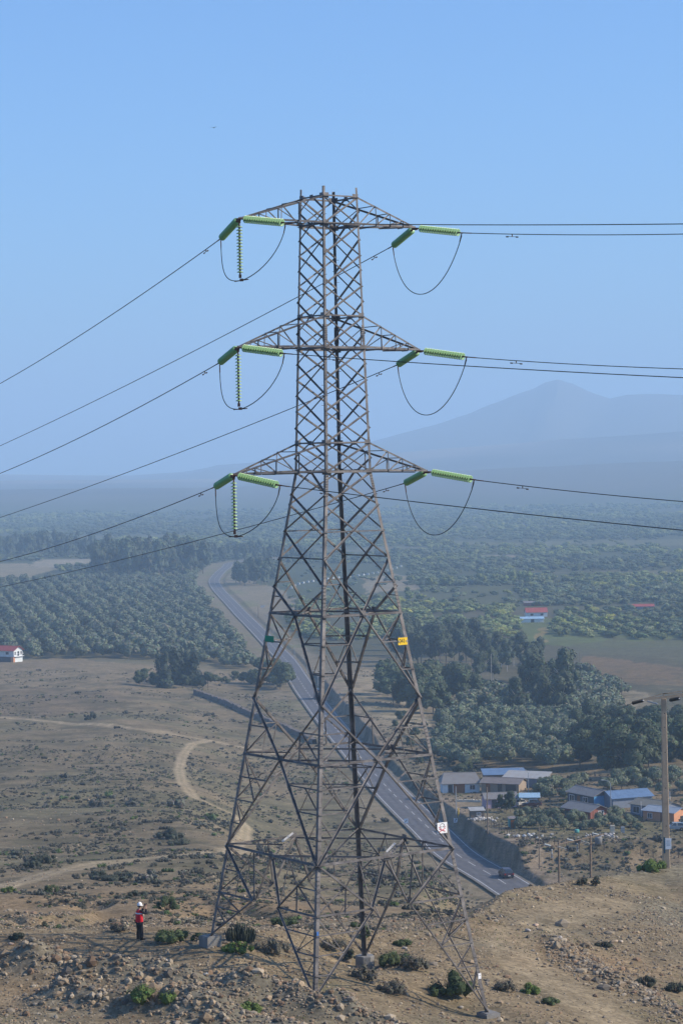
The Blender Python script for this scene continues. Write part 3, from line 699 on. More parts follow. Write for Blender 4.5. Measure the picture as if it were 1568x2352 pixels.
for i in range(3):
    for sx in (-1,1):
        tip=TIPW[(i,sx)]; ends=[]
        for way,E,dirh in (('left',EL,Vector((-.33,.944))),('right',ER,Vector((.72,-.694)))):
            px,py=E[(i,sx)]
            X=px-784; s_=2.95; 
            hp=Vector((tip.x,tip.y))+dirh*s_; z=tip.z
            for _ in range(6):
                z+=(to_px(hp.x,hp.y,z)[1]-py)*hp.y/F
            e=Vector((hp.x,hp.y,z)); D=(e-tip).normalized()
            far_='receding into the distance' if way=='left' else 'coming toward the viewer'
            lab=f'green glass insulator string leaning {way} from the tip of the {lvl[i]} {side[sx]} crossarm'
            if first['t']: q=ST; first['t']=False
            else: q=dup(ST)
            q['label']=lab; q['group']='tension insulator strings'; q['category']='insulator'
            orient(q,tip+D*.12,D); sc=(e-tip).length/(LEN+.12); q.scale=(1,1,sc); ends.append(e)
            # conductor
            if way=='left':
                py2,Yd=WL[(i,sx)]; far=at(0,py2,Yd); mid_=far+(far-e)*.9+Vector((0,0,1.5))
                pts=[e.lerp(far,t) -Vector((0,0,.25*4*t*(1-t))) for t in [j/14 for j in range(15)]]+[mid_]
            else:
                py2,Yd=WR[(i,sx)]; far=at(1568,py2,Yd); pts=[e.lerp(far,t)-Vector((0,0,.06*4*t*(1-t))) for t in [j/10 for j in range(11)]]+[far+(far-e)*1.6+Vector((0,0,0))]
            root=empty('conductor',e); tag(root,f'black conductor cable strung from the {lvl[i]} {side[sx]} crossarm to the {way}','cable','power line conductors')
            m=MB(); m.tube(pts,.021,6); m.build('cable',M['cable'],root,True,loc=e).location=(0,0,0)
            dd=(pts[1]-pts[0]).normalized(); m=MB(); m.tube([e-D*.05,e+dd*.55],.028,6); m.build('dead_end_clamp',M['rust'],root,True,loc=e).location=(0,0,0)
            ds_=2.3 if way=='left' else 2.75
            c_=e+dd*ds_; hd=Vector((dd.x,dd.y,dd.z)); m=MB(); m.tube([c_,c_-Vector((0,0,.11))],.025,5)
            m.tube([c_-Vector((0,0,.11))-hd*.28,c_-Vector((0,0,.11))+hd*.28],.011,5)
            for k_ in (-1,1): m.tube([c_-Vector((0,0,.12))+hd*.20*k_,c_-Vector((0,0,.12))+hd*.32*k_],.034,6)
            m.build('vibration_damper',M['bolt'],root,loc=e).location=(0,0,0)
        A,Bp=ends
        root=empty('jumper_cable',A); tag(root,f'looped jumper cable hanging under the tip of the {lvl[i]} {side[sx]} crossarm','cable','jumper loops')
        if sx==-1:
            C=tip+Vector((.06,0,-(LSU+.22)))
            t=Vector((.5,-.6,.02)).normalized()
            pts=bez(A-Vector((0,0,.12)),A-Vector((0,0,1.7)),C-t*1.25+Vector((0,0,-.02)),C)+bez(C,C+t*1.15+Vector((0,0,.1)),Bp-Vector((.35*.72,-.35*.69,1.35)),Bp-Vector((0,0,.12)))[1:]
            q=SU if first['s'] else dup(SU); first['s']=False
            q['label']=f'pale glass suspension insulator string hanging straight down from the {lvl[i]} left crossarm'; q['group']='suspension insulator strings'; q['category']='insulator'; q.location=tip-Vector((0,0,.08)); q.scale=(1,1,1)
            m=MB(); t_h=t; m.tube([C-t*.5,C+t*.5],.024,6); m.box(C+Vector((0,0,.02)),(.16,.10,.12)); m.build('jumper_clamp',M['rust'],root,loc=A).location=(0,0,0)
        else:
            low=2.55
            pts=bez(A-Vector((0,0,.12)),A+(Bp-A)*.12-Vector((0,0,low*1.32)),Bp-(Bp-A)*.30-Vector((0,0,low*1.32)),Bp-Vector((0,0,.12)),26)
        m=MB(); m.tube(pts,.021,6); m.build('cable',M['cable'],root,True,loc=A).location=(0,0,0)
        m=MB()
        for e_,k_ in ((A,1),(Bp,-1)):
            p2=pts[1] if k_==1 else pts[-2]; m.tube([e_,e_+(p2-e_).normalized()*.45],.028,6)
        m.build('jumper_lug',M['rust'],root,loc=A).location=(0,0,0)
# ------------------------------------------------------------------ scatter tools
def ico(sub):
    import bmesh
    b=bmesh.new(); bmesh.ops.create_icosphere(b,subdivisions=sub,radius=1); b.verts.ensure_lookup_table()
    V=np.array([v.co[:] for v in b.verts]); Fc=np.array([[v.index for v in f.verts] for f in b.faces]); b.free(); return V,Fc
IV1,IF1=ico(1); IV2,IF2=ico(2); IV3,IF3=ico(3)
def crown(seed,lumps,n,ls,col,var=.22,core=.86,twig=0,up=.25):
    """leaf cloud: lumps=(x,y,z,rx,rz); returns V,F,C"""
    g=np.random.default_rng(seed); Vs=[];Fs=[];Cs=[]; o=0
    L=np.array(lumps,float); wt=L[:,3]**2; wt/=wt.sum()
    for (x,y,z,rx,rzz) in L:
        v=IV1*np.array([rx,rx,rzz])*core*(1+.18*g.normal(size=(len(IV1),1)))+[x,y,z]
        Vs.append(v); Fs.append(IF1+o); o+=len(v); Cs.append(np.tile(np.array(col)*.8,(len(v),1)))
    i=g.choice(len(L),n,p=wt); q=g.normal(size=(n,3)); q/=np.linalg.norm(q,axis=1)[:,None]; q[:,2]=np.where(q[:,2]<-.35,-q[:,2],q[:,2])
    rad=g.uniform(.80,1.10,n)**1.0
    P=L[i,:3]+q*np.column_stack([L[i,3],L[i,3],L[i,4]])*rad[:,None]
    nrm=q+g.normal(size=(n,3))*.34; nrm/=np.linalg.norm(nrm,axis=1)[:,None]
    a=np.cross(nrm,g.normal(size=(n,3))); a/=np.linalg.norm(a,axis=1)[:,None]; b=np.cross(nrm,a)
    s=ls*g.uniform(.6,1.4,(n,1)); st=g.uniform(.5,1.0,(n,1))
    T=np.stack([P+a*s,P-a*s*.5+b*s*.8*st,P-a*s*.5-b*s*.8*st],1).reshape(-1,3)
    Vs.append(T); Fs.append(np.arange(n*3).reshape(-1,3)+o)
    cv=(np.array(col)*(1+var*g.normal(size=(n,1)))*(1+.10*g.normal(size=(n,3)))).clip(.01,1)
    Cs.append(np.repeat(cv,3,0))
    return np.vstack(Vs),np.vstack(Fs),np.vstack(Cs)
def lumpy(seed,R_,Hh,base,k,r0,r1,flat=.85):
    """k lumps inside an ellipsoid of radius R_ and height Hh standing at base"""
    g=np.random.default_rng(seed); out=[]
    for i in range(k):
        a=g.uniform(0,2*math.pi); t=g.uniform(0,1)**.6; zz=g.uniform(0,1)
        rr=R_*(1-r0)*t*math.sqrt(max(0,1-(zz*1.5-.55)**2)); r=R_*g.uniform(r0,r1)
        out.append((rr*math.cos(a),rr*math.sin(a),base+r*flat+zz*(Hh-base-2*r*flat),r,r*flat))
    return out
def merge(tpl,pos,sc,yaw,tint=None,rng_=None):
    """tpl list of (V,F,C); pos (n,3), sc (n,)|(n,3)"""
    n=len(pos); sc=np.asarray(sc,float); sc=np.column_stack([sc]*3) if sc.ndim==1 else sc
    which=(rng_ or rng).integers(0,len(tpl),n); Vs=[];Fs=[];Cs=[];o=0
    for k_,(V,Fc,C) in enumerate(tpl):
        idx=np.where(which==k_)[0]
        if not len(idx): continue
        c,s=np.cos(yaw[idx])[:,None],np.sin(yaw[idx])[:,None]
        W=V[None]*sc[idx][:,None,:]
        X=W[...,0]*c-W[...,1]*s; Yy=W[...,0]*s+W[...,1]*c
        W=np.stack([X,Yy,W[...,2]],-1)+pos[idx][:,None,:]
        m=len(V); Vs.append(W.reshape(-1,3)); Fs.append((Fc[None]+(np.arange(len(idx))*m)[:,None,None]+o).reshape(-1,Fc.shape[1])); o+=len(idx)*m
        tt=np.ones((len(idx),3)) if tint is None else tint[idx]
        Cs.append((C[None]*tt[:,None,:]).reshape(-1,3))
    return np.vstack(Vs),np.vstack(Fs),np.vstack(Cs)
M['leaf']=mat('leaf',None,.75,attr=True,objrand=.16,spec=.25)
M['bark']=mat('bark',(.16,.13,.10),.9,0,.3,4)
M['stone']=mat('stone',None,.9,attr=True,noise=.15,nscale=6,spec=.15)
def tpl_mesh(name,T,mats=None):
    o=np_mesh(name,T[0],T[1],mats or M['leaf'],T[2]); me=o.data; bpy.data.objects.remove(o); return me
def trunk_mesh(h,r,lean=.0,limbs=3,seed=0,mat_=None):
    g=random.Random(seed); m=MB(); top=Vector((lean*h,0,h)); m.tube([(0,0,-.4),(lean*h*.3,0,h*.45),top],[r,r*.75,r*.3],6)
    for i in range(limbs):
        a=g.uniform(0,6.28); s=Vector((lean*h*.5,0,h*g.uniform(.35,.6))); e=s+Vector((math.cos(a),math.sin(a),1.1))*h*.28; m.tube([s,e],[r*.5,r*.15],5)
    me=bpy.data.meshes.new('trunk'); me.from_pydata([tuple(v) for v in m.v],[],m.f); me.materials.append(mat_ or M['bark']); return me
def inst(name,me,loc,rz_=0,sc=1,parent=None):
    o=bpy.data.objects.new(name,me); COL.objects.link(o); o.location=loc; o.rotation_euler=(0,0,rz_); o.scale=(sc,)*3 if np.isscalar(sc) else sc; o.parent=parent; return o
def tree(name,crowns,trunks,loc,s,label,cat,group,sz=None):
    r_=empty(name,loc,random.uniform(0,6.28)); r_.scale=(s,s,s*(sz or 1)); tag(r_,label,cat,group)
    for nm,me in (('trunk',random.choice(trunks)),('crown',random.choice(crowns))):
        o=bpy.data.objects.new(nm,me); COL.objects.link(o); o.parent=r_
    return r_
OLV=(.140,.162,.100)
ol_hi=[crown(200+i,lumpy(300+i,1.0,1.55,.30,9,.34,.50),900,.085,OLV,.25) for i in range(5)]      # unit radius
ol_lo=[crown(220+i,lumpy(320+i,1.0,1.5,.12,8,.34,.50),230,.15,OLV,.24) for i in range(6)]
eu_hi=[crown(240+i,lumpy(340+i,.30,1.0,.14,17,.30,.50,1.1),1500,.028,(.066,.086,.050),.28) for i in range(5)]   # unit height
eu_lo=[crown(260+i,lumpy(360+i,.26,1.0,.10,12,.36,.55,1.3),420,.045,(.066,.086,.052),.25) for i in range(5)]
co_hi=[crown(275+i,[(random.Random(i*9+k_).uniform(-.10,.10)*(1.3-k_/8),random.Random(i*7+k_).uniform(-.10,.10),.06+k_*.105,.24-.020*k_,.13) for k_ in range(9)],1000,.034,(.042,.058,.040),.28) for i in range(3)]
br_hi=[crown(280+i,lumpy(380+i,.55,1.0,.08,16,.26,.42,.9),1800,.034,(.066,.088,.046),.28) for i in range(4)]    # broad, unit height
yl_lo=[crown(290+i,lumpy(390+i,.62,1.0,.03,9,.34,.5,.8),300,.07,(.15,.18,.05),.2) for i in range(3)]
ol_me=[tpl_mesh('olive_crown',t) for t in ol_lo]; olh_me=[tpl_mesh('olive_crown',t) for t in ol_hi]
euh_me=[tpl_mesh('eucalyptus_crown',t) for t in eu_hi]; eul_me=[tpl_mesh('eucalyptus_crown',t) for t in eu_lo]
co_me=[tpl_mesh('conifer_crown',t) for t in co_hi]; br_me=[tpl_mesh('broad_crown',t) for t in br_hi]; yl_me=[tpl_mesh('willow_crown',t) for t in yl_lo]
M['pale_bark']=mat('pale_bark',(.42,.38,.33),.8,0,.2,3)
tr_o=[trunk_mesh(.7,.07,.1,4,i) for i in range(3)]; tr_e=[trunk_mesh(.75,.018,.02,5,i) for i in range(3)]; tr_p=[trunk_mesh(.85,.014,.03,5,i+9,M['pale_bark']) for i in range(3)]
def zed(x,y): return H(np.asarray(x,float),np.asarray(y,float))
def grid_in(P,dx,dy,ang,jit,seed=1):
    pts=pw(P); g=np.random.default_rng(seed); lo=pts.min(0); hi=pts.max(0); c=(lo+hi)/2; r_=np.hypot(*(hi-lo))/2+10
    a,b=np.meshgrid(np.arange(-r_,r_,dx),np.arange(-r_,r_,dy)); a=a.ravel();b=b.ravel()
    x=c[0]+a*math.cos(ang)-b*math.sin(ang)+g.normal(size=a.shape)*jit; y=c[1]+a*math.sin(ang)+b*math.cos(ang)+g.normal(size=a.shape)*jit
    m=inpoly(x,y,pts); s,sg,_=poly_dist(x,y,RCc); m&=s>14; return x[m],y[m]
# ------------------------------------------------------------------ orchards
LO=[(-70,1508),(60,1512),(330,1516),(470,1528),(590,1545),(640,1540),(610,1495),(560,1440),(510,1385),(475,1345),(465,1330),(200,1334),(-70,1342)]
RO=[(1008,1772),(995,1705),(1050,1630),(1095,1585),(1180,1600),(1255,1640),(1315,1690),(1325,1750),(1310,1785),(1170,1765)]
RO2=[(1285,1660),(1290,1600),(1330,1545),(1440,1590),(1420,1660),(1340,1690)]
x1,y1=grid_in(LO,6.4,8.9,R(-80),.85,1); x2,y2=grid_in(RO,5.0,7.6,R(-79),.4,2); x3,y3=grid_in(RO2,6,6,R(-20),.8,3)
X_=np.concatenate([x1,x2,x3]); Y_=np.concatenate([y1,y2,y3]); wh=np.concatenate([np.zeros(len(x1)),np.ones(len(x2)),np.full(len(x3),2)])
order=np.argsort(Y_); NIND=262
print('orchard trees',len(x1),len(x2),len(x3))
Z_=zed(X_,Y_); rad=rng.uniform(2.3,3.9,len(X_))*np.where(wh==0,1.22,1.0); yaw=rng.uniform(0,6.28,len(X_))
OLAB={0:('bushy grey-green olive tree in the front rows of the wide orchard left of the road','olive trees in the left orchard'),
      1:('silvery olive tree in the sloping rows of the orchard behind the farm houses','olive trees behind the houses'),
      2:('rounded olive tree beside the pale dirt tracks beyond the houses','olive trees by the dirt tracks')}
for i in order[:NIND]:
    lb,gr=OLAB[int(wh[i])]; me=random.choice(olh_me if Y_[i]<650 else ol_me)
    o=inst('olive_tree',me,(X_[i],Y_[i],Z_[i]-.2),yaw[i],(rad[i],rad[i],rad[i]*random.uniform(.85,1.1))); tag(o,lb,'olive tree',gr)
rest=order[NIND:]
V,Fc,C=merge(ol_lo,np.column_stack([X_,Y_,Z_-.2])[rest],np.column_stack([rad,rad,rad*rng.uniform(.85,1.1,len(rad))])[rest],yaw[rest],(1+.16*rng.normal(size=(len(rest),1)))*np.ones(3))
tag(np_mesh('orchard',V,Fc,M['leaf'],C),'the further rows of the grey-green olive orchard left of the road','orchard',kind='stuff')
# vertical tree rows far right
x4,y4=grid_in([(1275,1402),(1270,1462),(1600,1475),(1600,1404),(1400,1403)],9.5,5.5,R(3),.5,5)
# ------------------------------------------------------------------ far vegetation
def scatter_far():
    g=np.random.default_rng(5); n=26000
    d=np.exp(g.uniform(math.log(1050),math.log(6500),n)); u=g.uniform(-900,900,n); x=u/F*d; y=d
    for (qx,qy) in [(669,1352),(740,1333),(834,1322),(920,1302.5)]: pass
    nz=fbm(x/d*900,np.log(d)*260,26,4,61)
    keep=nz>-.42; px,py=to_px(x,y,np.interp(d,[1000,2000,3000,5000],[-78.5,-82,-83,-84]))
    def box(a,b,c,e): return (px>a)&(px<b)&(py>c)&(py<e)
    keep&=~(box(-100,660,1338,1600)|(box(930,1200,1347,1392)&(g.random(n)<.85))|(box(1190,1600,1392,1475)&(g.random(n)<.985))|(box(1250,1600,1466,1575)&(g.random(n)<.95))|box(-100,130,1290,1335)|box(90,260,1284,1303))
    keep&=~((box(1040,1600,1240,1257)|box(1105,1190,1276,1285)|box(-80,420,1229,1241)|box(640,980,1257,1268)|box(1180,1600,1310,1321))&(g.random(n)<.9))
    keep&=~box(480,700,1335,1420)|(g.random(n)<.25); keep&=~box(650,940,1296,1380)|(g.random(n)<.06)
    s,sg,_=poly_dist(x,y,RCc); keep&=s>16
    keep&=~(box(1180,1268,1396,1445)|box(1438,1508,1384,1412))
    keep&=d<(4800+1500*g.random(n))
    x,y,d=x[keep],y[keep],d[keep]
    x=np.concatenate([x,x4]); y=np.concatenate([y,y4]); d=np.concatenate([d,y4])
    z=zed(x,y); kk_=(d<3300)|(z<-82.6); x,y,d,z=x[kk_],y[kk_],d[kk_],z[kk_]; r_=g.uniform(1.8,4.2,len(x))*np.interp(d,[1000,3000,6000],[.8,1.15,1.7])
    t=np.column_stack([g.uniform(.45,1.05,len(x))]*3)*np.where(g.random(len(x))[:,None]<.12,np.array([1.25,1.2,.6]),np.array([.95,1,.9]))
    lf=fbm(x,y,260,3,81); t=t*(1.15+.75*lf)[:,None].clip(.55,1.8)*np.where((lf>.12)[:,None],np.array([1.12,1.08,.72]),np.array([1,1,.95]))
    V,Fc,C=merge(ol_lo,np.column_stack([x,y,z-.3]),np.column_stack([r_*g.uniform(1,1.8,len(x)),r_,r_*g.uniform(.6,.95,len(x))]),g.uniform(0,6.28,len(x)),t)
    tag(np_mesh('far_woodland',V,Fc,M['leaf'],C),'hazy scrub and orchards spread over the far valley plain','woodland',kind='stuff')
    print('far',len(x))
scatter_far()
def grove(name,n,xr,yr,hr,crowns,trunks,label,group,cat='tree',seed=0,sz=None,unit='h'):
    g=random.Random(seed)
    for i in range(n):
        px=xr[0]+(xr[1]-xr[0])*(i+g.uniform(.1,.9))/n; py=g.uniform(*yr); x,y=ground_pt(px,py); z=hz1(x,y); h=g.uniform(*hr)
        tree(name,crowns,trunks,(x,y,z-.2),h,label,cat,group,sz*g.uniform(.9,1.1) if sz else None)
grove('eucalyptus_tree',46,(222,470),(1298,1326),(22,31),eul_me,tr_e,'tall dark eucalyptus packed in the dense grove left of the road bend','trees of the dense grove by the bend',seed=1)
grove('eucalyptus_tree',34,(-45,215),(1262,1280),(15,24),eul_me,tr_e,'hazy tall tree in the far belt at the left edge behind the orchard','trees of the far left belt',seed=2)
grove('eucalyptus_tree',13,(540,625),(1332,1346),(14,19),eul_me,tr_e,'slender dark tree in the clump just right of the road bend','trees right of the bend',seed=3)
grove('eucalyptus_tree',22,(480,720),(1275,1296),(11,17),eul_me,tr_e,'low hazy tree in the belt behind the road bend','trees behind the bend',seed=4)
grove('eucalyptus_tree',22,(905,1095),(1480,1535),(11,17),euh_me,tr_e,'dark tall tree in the wood right of the pylon, above the orchard','trees of the wood right of the pylon',seed=5)
grove('bare_tree',10,(1095,1245),(1520,1580),(10,15),euh_me,tr_p,'thin grey tree with a pale trunk between the dark wood and the fields','pale-trunked trees',seed=6)
grove('broad_tree',13,(885,1085),(1590,1650),(9,14),br_me,tr_e,'broad dark green tree in the clump between the road cutting and the orchard','trees beside the cutting',seed=7)
grove('eucalyptus_tree',8,(1185,1318),(1615,1655),(12,18),euh_me,tr_p,'large drooping eucalyptus rising out of the olive orchard','eucalyptus trees in the orchard',seed=8)
grove('broad_tree',16,(1325,1600),(1745,1795),(8.5,12.5),br_me,tr_e,'big dark broad tree in the belt behind the blue-roofed shed','dark trees behind the blue shed',seed=9)
grove('broad_tree',9,(1300,1600),(1665,1700),(6,9),br_me,tr_e,'dark tree beyond the belt at the right edge','trees at the right edge',seed=19)
grove('conifer_tree',7,(362,450),(1570,1586),(8.5,13),co_me,tr_e,'dark narrow conifer in the small clump on the bare slope below the orchard','conifers on the bare slope',seed=10)
grove('broad_tree',8,(600,668),(1556,1586),(6.5,10),br_me,tr_e,'dark bushy tree close to the left edge of the road','roadside trees',seed=11)
grove('broad_bush',16,(312,600),(1562,1584),(3.0,6.5),br_me,tr_e,'low dark bush on the bare strip beside the conifer clump','bushes below the orchard',seed=12)
grove('willow_tree',3,(985,1045),(1345,1352),(6,8),yl_me,tr_o,'yellow-green round tree at the left end of the grassy plain','yellow-green trees, left clump',seed=13)
grove('willow_tree',6,(1100,1222),(1338,1346),(6,9.5),yl_me,tr_o,'bright yellow-green tree in the long clump behind the grassy plain','yellow-green trees, long clump',seed=14)
grove('willow_tree',2,(922,948),(1372,1378),(5,7),yl_me,tr_o,'small yellow-green tree beside the pylon, above the dark wood','yellow-green trees by the pylon',seed=15)
grove('broad_bush',16,(1005,1080),(1700,1790),(2,3.6),br_me,tr_e,'low green bush on the slope between the road and the orchard','bushes beside the orchard',seed=16)
grove('broad_bush',10,(900,1010),(1650,1760),(2,3.2),br_me,tr_e,'low bush on the pale bare ground right of the cutting','bushes on the bare ground',seed=26)
grove('olive_tree',26,(1185,1470),(1893,1912),(1.15,1.6),olh_me,tr_o,'small grey olive tree in the yard row in front of the brick-red house','olive trees in the farm yard','olive tree',seed=17)
grove('olive_tree',14,(1190,1440),(1872,1890),(1.2,1.6),olh_me,tr_o,'small grey olive tree in the second yard row near the brick-red house','olive trees in the second yard row','olive tree',seed=18)
grove('olive_tree',12,(1238,1345),(1808,1850),(1.6,2.3),olh_me,tr_o,'olive tree between the long shed and the blue-walled house','olive trees between the houses','olive tree',seed=20)
grove('olive_tree',16,(1395,1600),(1800,1830),(1.7,2.4),olh_me,tr_o,'pale olive tree in the row behind the blue roof','olive trees behind the blue roof','olive tree',seed=21)
grove('young_tree',3,(1141,1178),(1868,1874),(3.6,4.4),euh_me,tr_e,'young leafy tree standing close beside the pink house','young trees by the pink house',seed=22)
# ------------------------------------------------------------------ scrub on the slopes
SCR=(.098,.098,.078)
sh_t=[crown(400+i,[(g.uniform(-.6,.6),g.uniform(-.5,.5),.18+g.uniform(0,.12),g.uniform(.3,.5),g.uniform(.22,.34)) for _ in range(5)],60,.13,SCR,.28,.8) for i,g in enumerate([random.Random(j) for j in range(6)])]
def scrub():
    g=np.random.default_rng(8); n=90000
    d=np.exp(g.uniform(math.log(119),math.log(900),n)); u=g.uniform(-900,900,n); x=u/F*d; y=d
    nz=fbm(x,y,16,3,62)+.5*fbm(x,y,60,3,63)
    right=u>330
    keep=(nz>-.10)&(~right|(d>170))&((d<880)|right)
    keep&=g.random(n)<np.where(d<150,.35,np.where(d<450,.62,.95))
    keep&=~(right&(d>520))
    s,sg,_=poly_dist(x,y,RCc); keep&=~((s<7)&(y>330))
    for P,wd in TRACKS: t,_,_=poly_dist(x,y,P); keep&=t>wd*.6
    x,y,d=x[keep],y[keep],d[keep]
    ex=[g.uniform(205,460,1500),g.uniform(384,401,420)]; eu=[g.uniform(-900,300,1500),g.uniform(400,900,420)]
    xa=np.concatenate([u_/F*y_ for u_,y_ in zip(eu,ex)]); ya=np.concatenate(ex); big=np.concatenate([np.full(1500,2.2),np.full(420,1.5)])
    kk_=(fbm(xa,ya,22,3,71)>.12)|(ya>384)&(xa/ya*F>400); s,sg,_=poly_dist(xa,ya,RCc); kk_&=~((s<6)&(ya>330))
    for P,wd in TRACKS: t,_,_=poly_dist(xa,ya,P); kk_&=t>wd
    xa,ya,big=xa[kk_],ya[kk_],big[kk_]; mul=np.concatenate([np.ones(len(x)),big]); x=np.concatenate([x,xa]); y=np.concatenate([y,ya]); d=np.concatenate([d,ya]); z=zed(x,y)
    sz=mul*np.exp(g.normal(-1.45,.48,len(x)))*np.interp(d,[120,200,300,600,900],[.42,.62,.95,.9,1.1])
    t=np.column_stack([g.uniform(.6,1.25,len(x))]*3)*np.where(g.random(len(x))[:,None]<.12,np.array([.9,1.3,.6]),np.array([1,1,1.0]))
    V,Fc,C=merge(sh_t,np.column_stack([x,y,z-.04]),np.column_stack([sz*g.uniform(.8,1.3,len(x)),sz*g.uniform(.8,1.2,len(x)),sz*g.uniform(1.1,1.7,len(x))]),g.uniform(0,6.28,len(x)),t)
    tag(np_mesh('scrub',V,Fc,M['leaf'],C),'low grey-green scrub dotting the slopes around the pylon','scrub',kind='stuff'); print('scrub',len(x))
scrub()
# ------------------------------------------------------------------ stones
ROCKC=np.array([(.36,.33,.29),(.42,.38,.32),(.30,.28,.26),(.50,.46,.40),(.36,.30,.24),(.44,.37,.29),(.24,.23,.22),(.36,.27,.21)])
def rock_t(seed,base):
    g=np.random.default_rng(seed); V=base[0]*(1+.14*g.normal(size=(len(base[0]),1)))*np.array([1,g.uniform(.6,.95),g.uniform(.45,.8)]); return V,base[1],np.ones((len(V),3))
rt=[rock_t(i,(IV1,IF1)) for i in range(7)]
def stones():
    g=np.random.default_rng(9); P=[];
    n=150000; x=g.uniform(-22,26,n); y=g.uniform(93,152,n)
    b1,_,_=poly_dist(x,y,B1); b2,_,_=poly_dist(x,y,B2); b3,_,_=poly_dist(x,y,B3)
    u=x/y*F; lowleft=(u<0)&(y<112)
    nz=fbm(x,y,3,3,64)+.6*fbm(x,y,12,3,65)
    pr=.28+.85*np.exp(-(b1/2.0)**2)+.75*np.exp(-(b2/1.5)**2)+.95*np.exp(-(b3/1.1)**2)+.25*(nz>.1)+.35*lowleft*(nz>-.1)
    k_=(g.random(n)<pr)&(np.abs(u)<900); x,y,b1,b2,b3=x[k_],y[k_],b1[k_],b2[k_],b3[k_]
    for P,wd in TRACKS[3:]:
        t_,_,_=poly_dist(x,y,P); kk_=(t_>wd*.62)|(g.random(len(x))<.12); x,y,b1,b2,b3=x[kk_],y[kk_],b1[kk_],b2[kk_],b3[kk_]
    near_=np.exp(-(np.minimum(np.minimum(b1,b2),b3)/1.8)**2)
    sz=np.exp(g.normal(-3.35,.58,len(x)))*(1+.8*near_)
    x5=g.uniform(-60,60,16000); y5=np.exp(g.uniform(math.log(120),math.log(420),16000)); u5=x5/y5*F; k5=(np.abs(u5)<900)&(fbm(x5,y5,10,3,66)>-.05); x5,y5=x5[k5],y5[k5]
    s,sg,_=poly_dist(x5,y5,RCc); kk_=~((s<6)&(y5>330)); x5,y5=x5[kk_],y5[kk_]
    s5=np.exp(g.normal(-2.55,.42,len(x5)))*np.interp(y5,[120,400],[.75,1.5])
    x=np.concatenate([x,x5]); y=np.concatenate([y,y5]); sz=np.concatenate([sz,s5]); z=zed(x,y)
    t=ROCKC[g.integers(0,len(ROCKC),len(x))]*np.array([1.08,.98,.82])*g.uniform(.4,.8,(len(x),1))
    V,Fc,C=merge(rt,np.column_stack([x,y,z+sz*.12]),sz,g.uniform(0,6.28,len(x)),t)
    tag(np_mesh('gravel',V,Fc,M['stone'],C),'grey and tan stones strewn over the gravel banks and bare soil','gravel',kind='stuff'); print('stones',len(x))
stones()
rb=[rock_t(30+i,(IV2,IF2)) for i in range(4)]
def rock_obj(px,py,wpx,col,label):
    p=gp(px,py); s_=wpx/2*p.y/F; T=rb[random.randrange(4)]; V=np.array(T[0])
    o=np_mesh('boulder',V,T[1],M['stone'],np.tile(np.array(col),(len(V),1)),smooth=True); o.location=p+Vector((0,0,s_*.30)); o.scale=(s_,s_,s_*1.05); o.rotation_euler=(0,0,random.uniform(0,6)); tag(o,label,'boulder'); return o
for a in [(575,2213,15,(.46,.30,.18),'rounded orange-tan boulder on the gravel bank left of the front pylon foot'),
          (640,2291,22,(.52,.49,.44),'wide pale grey boulder low on the dark side of the gravel bank'),
          (150,2294,14,(.55,.54,.50),'flat white stone lying alone on the track at lower left'),
          (235,2308,11,(.52,.48,.42),'small pale upright stone right of the flat white stone at lower left'),
          (471,2255,14,(.42,.40,.35),'grey-green upright boulder in the middle of the gravel bank'),
          (492,2275,13,(.40,.33,.25),'brown boulder on the gravel bank just below the grey-green upright one'),
          (20,2177,14,(.42,.30,.22),'reddish boulder at the left edge of the picture'),
          (232,2197,8,(.60,.38,.18),'small bright orange stone on the left gravel bank'),
          (1430,2172,13,(.46,.38,.30),'right hand boulder of the touching pair on the open ground at right'),
          (1418,2170,12,(.44,.35,.27),'left hand boulder of the touching pair on the open ground at right'),
          (1232,2132,16,(.45,.33,.25),'pinkish boulder in the heap of stones right of the pylon'),
          (1215,2150,14,(.38,.35,.32),'grey boulder at the lower edge of the stone heap right of the pylon'),
          (930,2190,12,(.30,.28,.26),'dark boulder on the red soil right of the back pylon foot'),
          (378,2215,12,(.56,.50,.42),'pale rounded stone on the crest of the left gravel bank'),
          (1290,2175,14,(.42,.38,.33),'grey boulder in the row of stones crossing the open ground'),
          (1060,2330,14,(.40,.36,.30),'brownish boulder just left of the right pylon footing')]: rock_obj(*a)
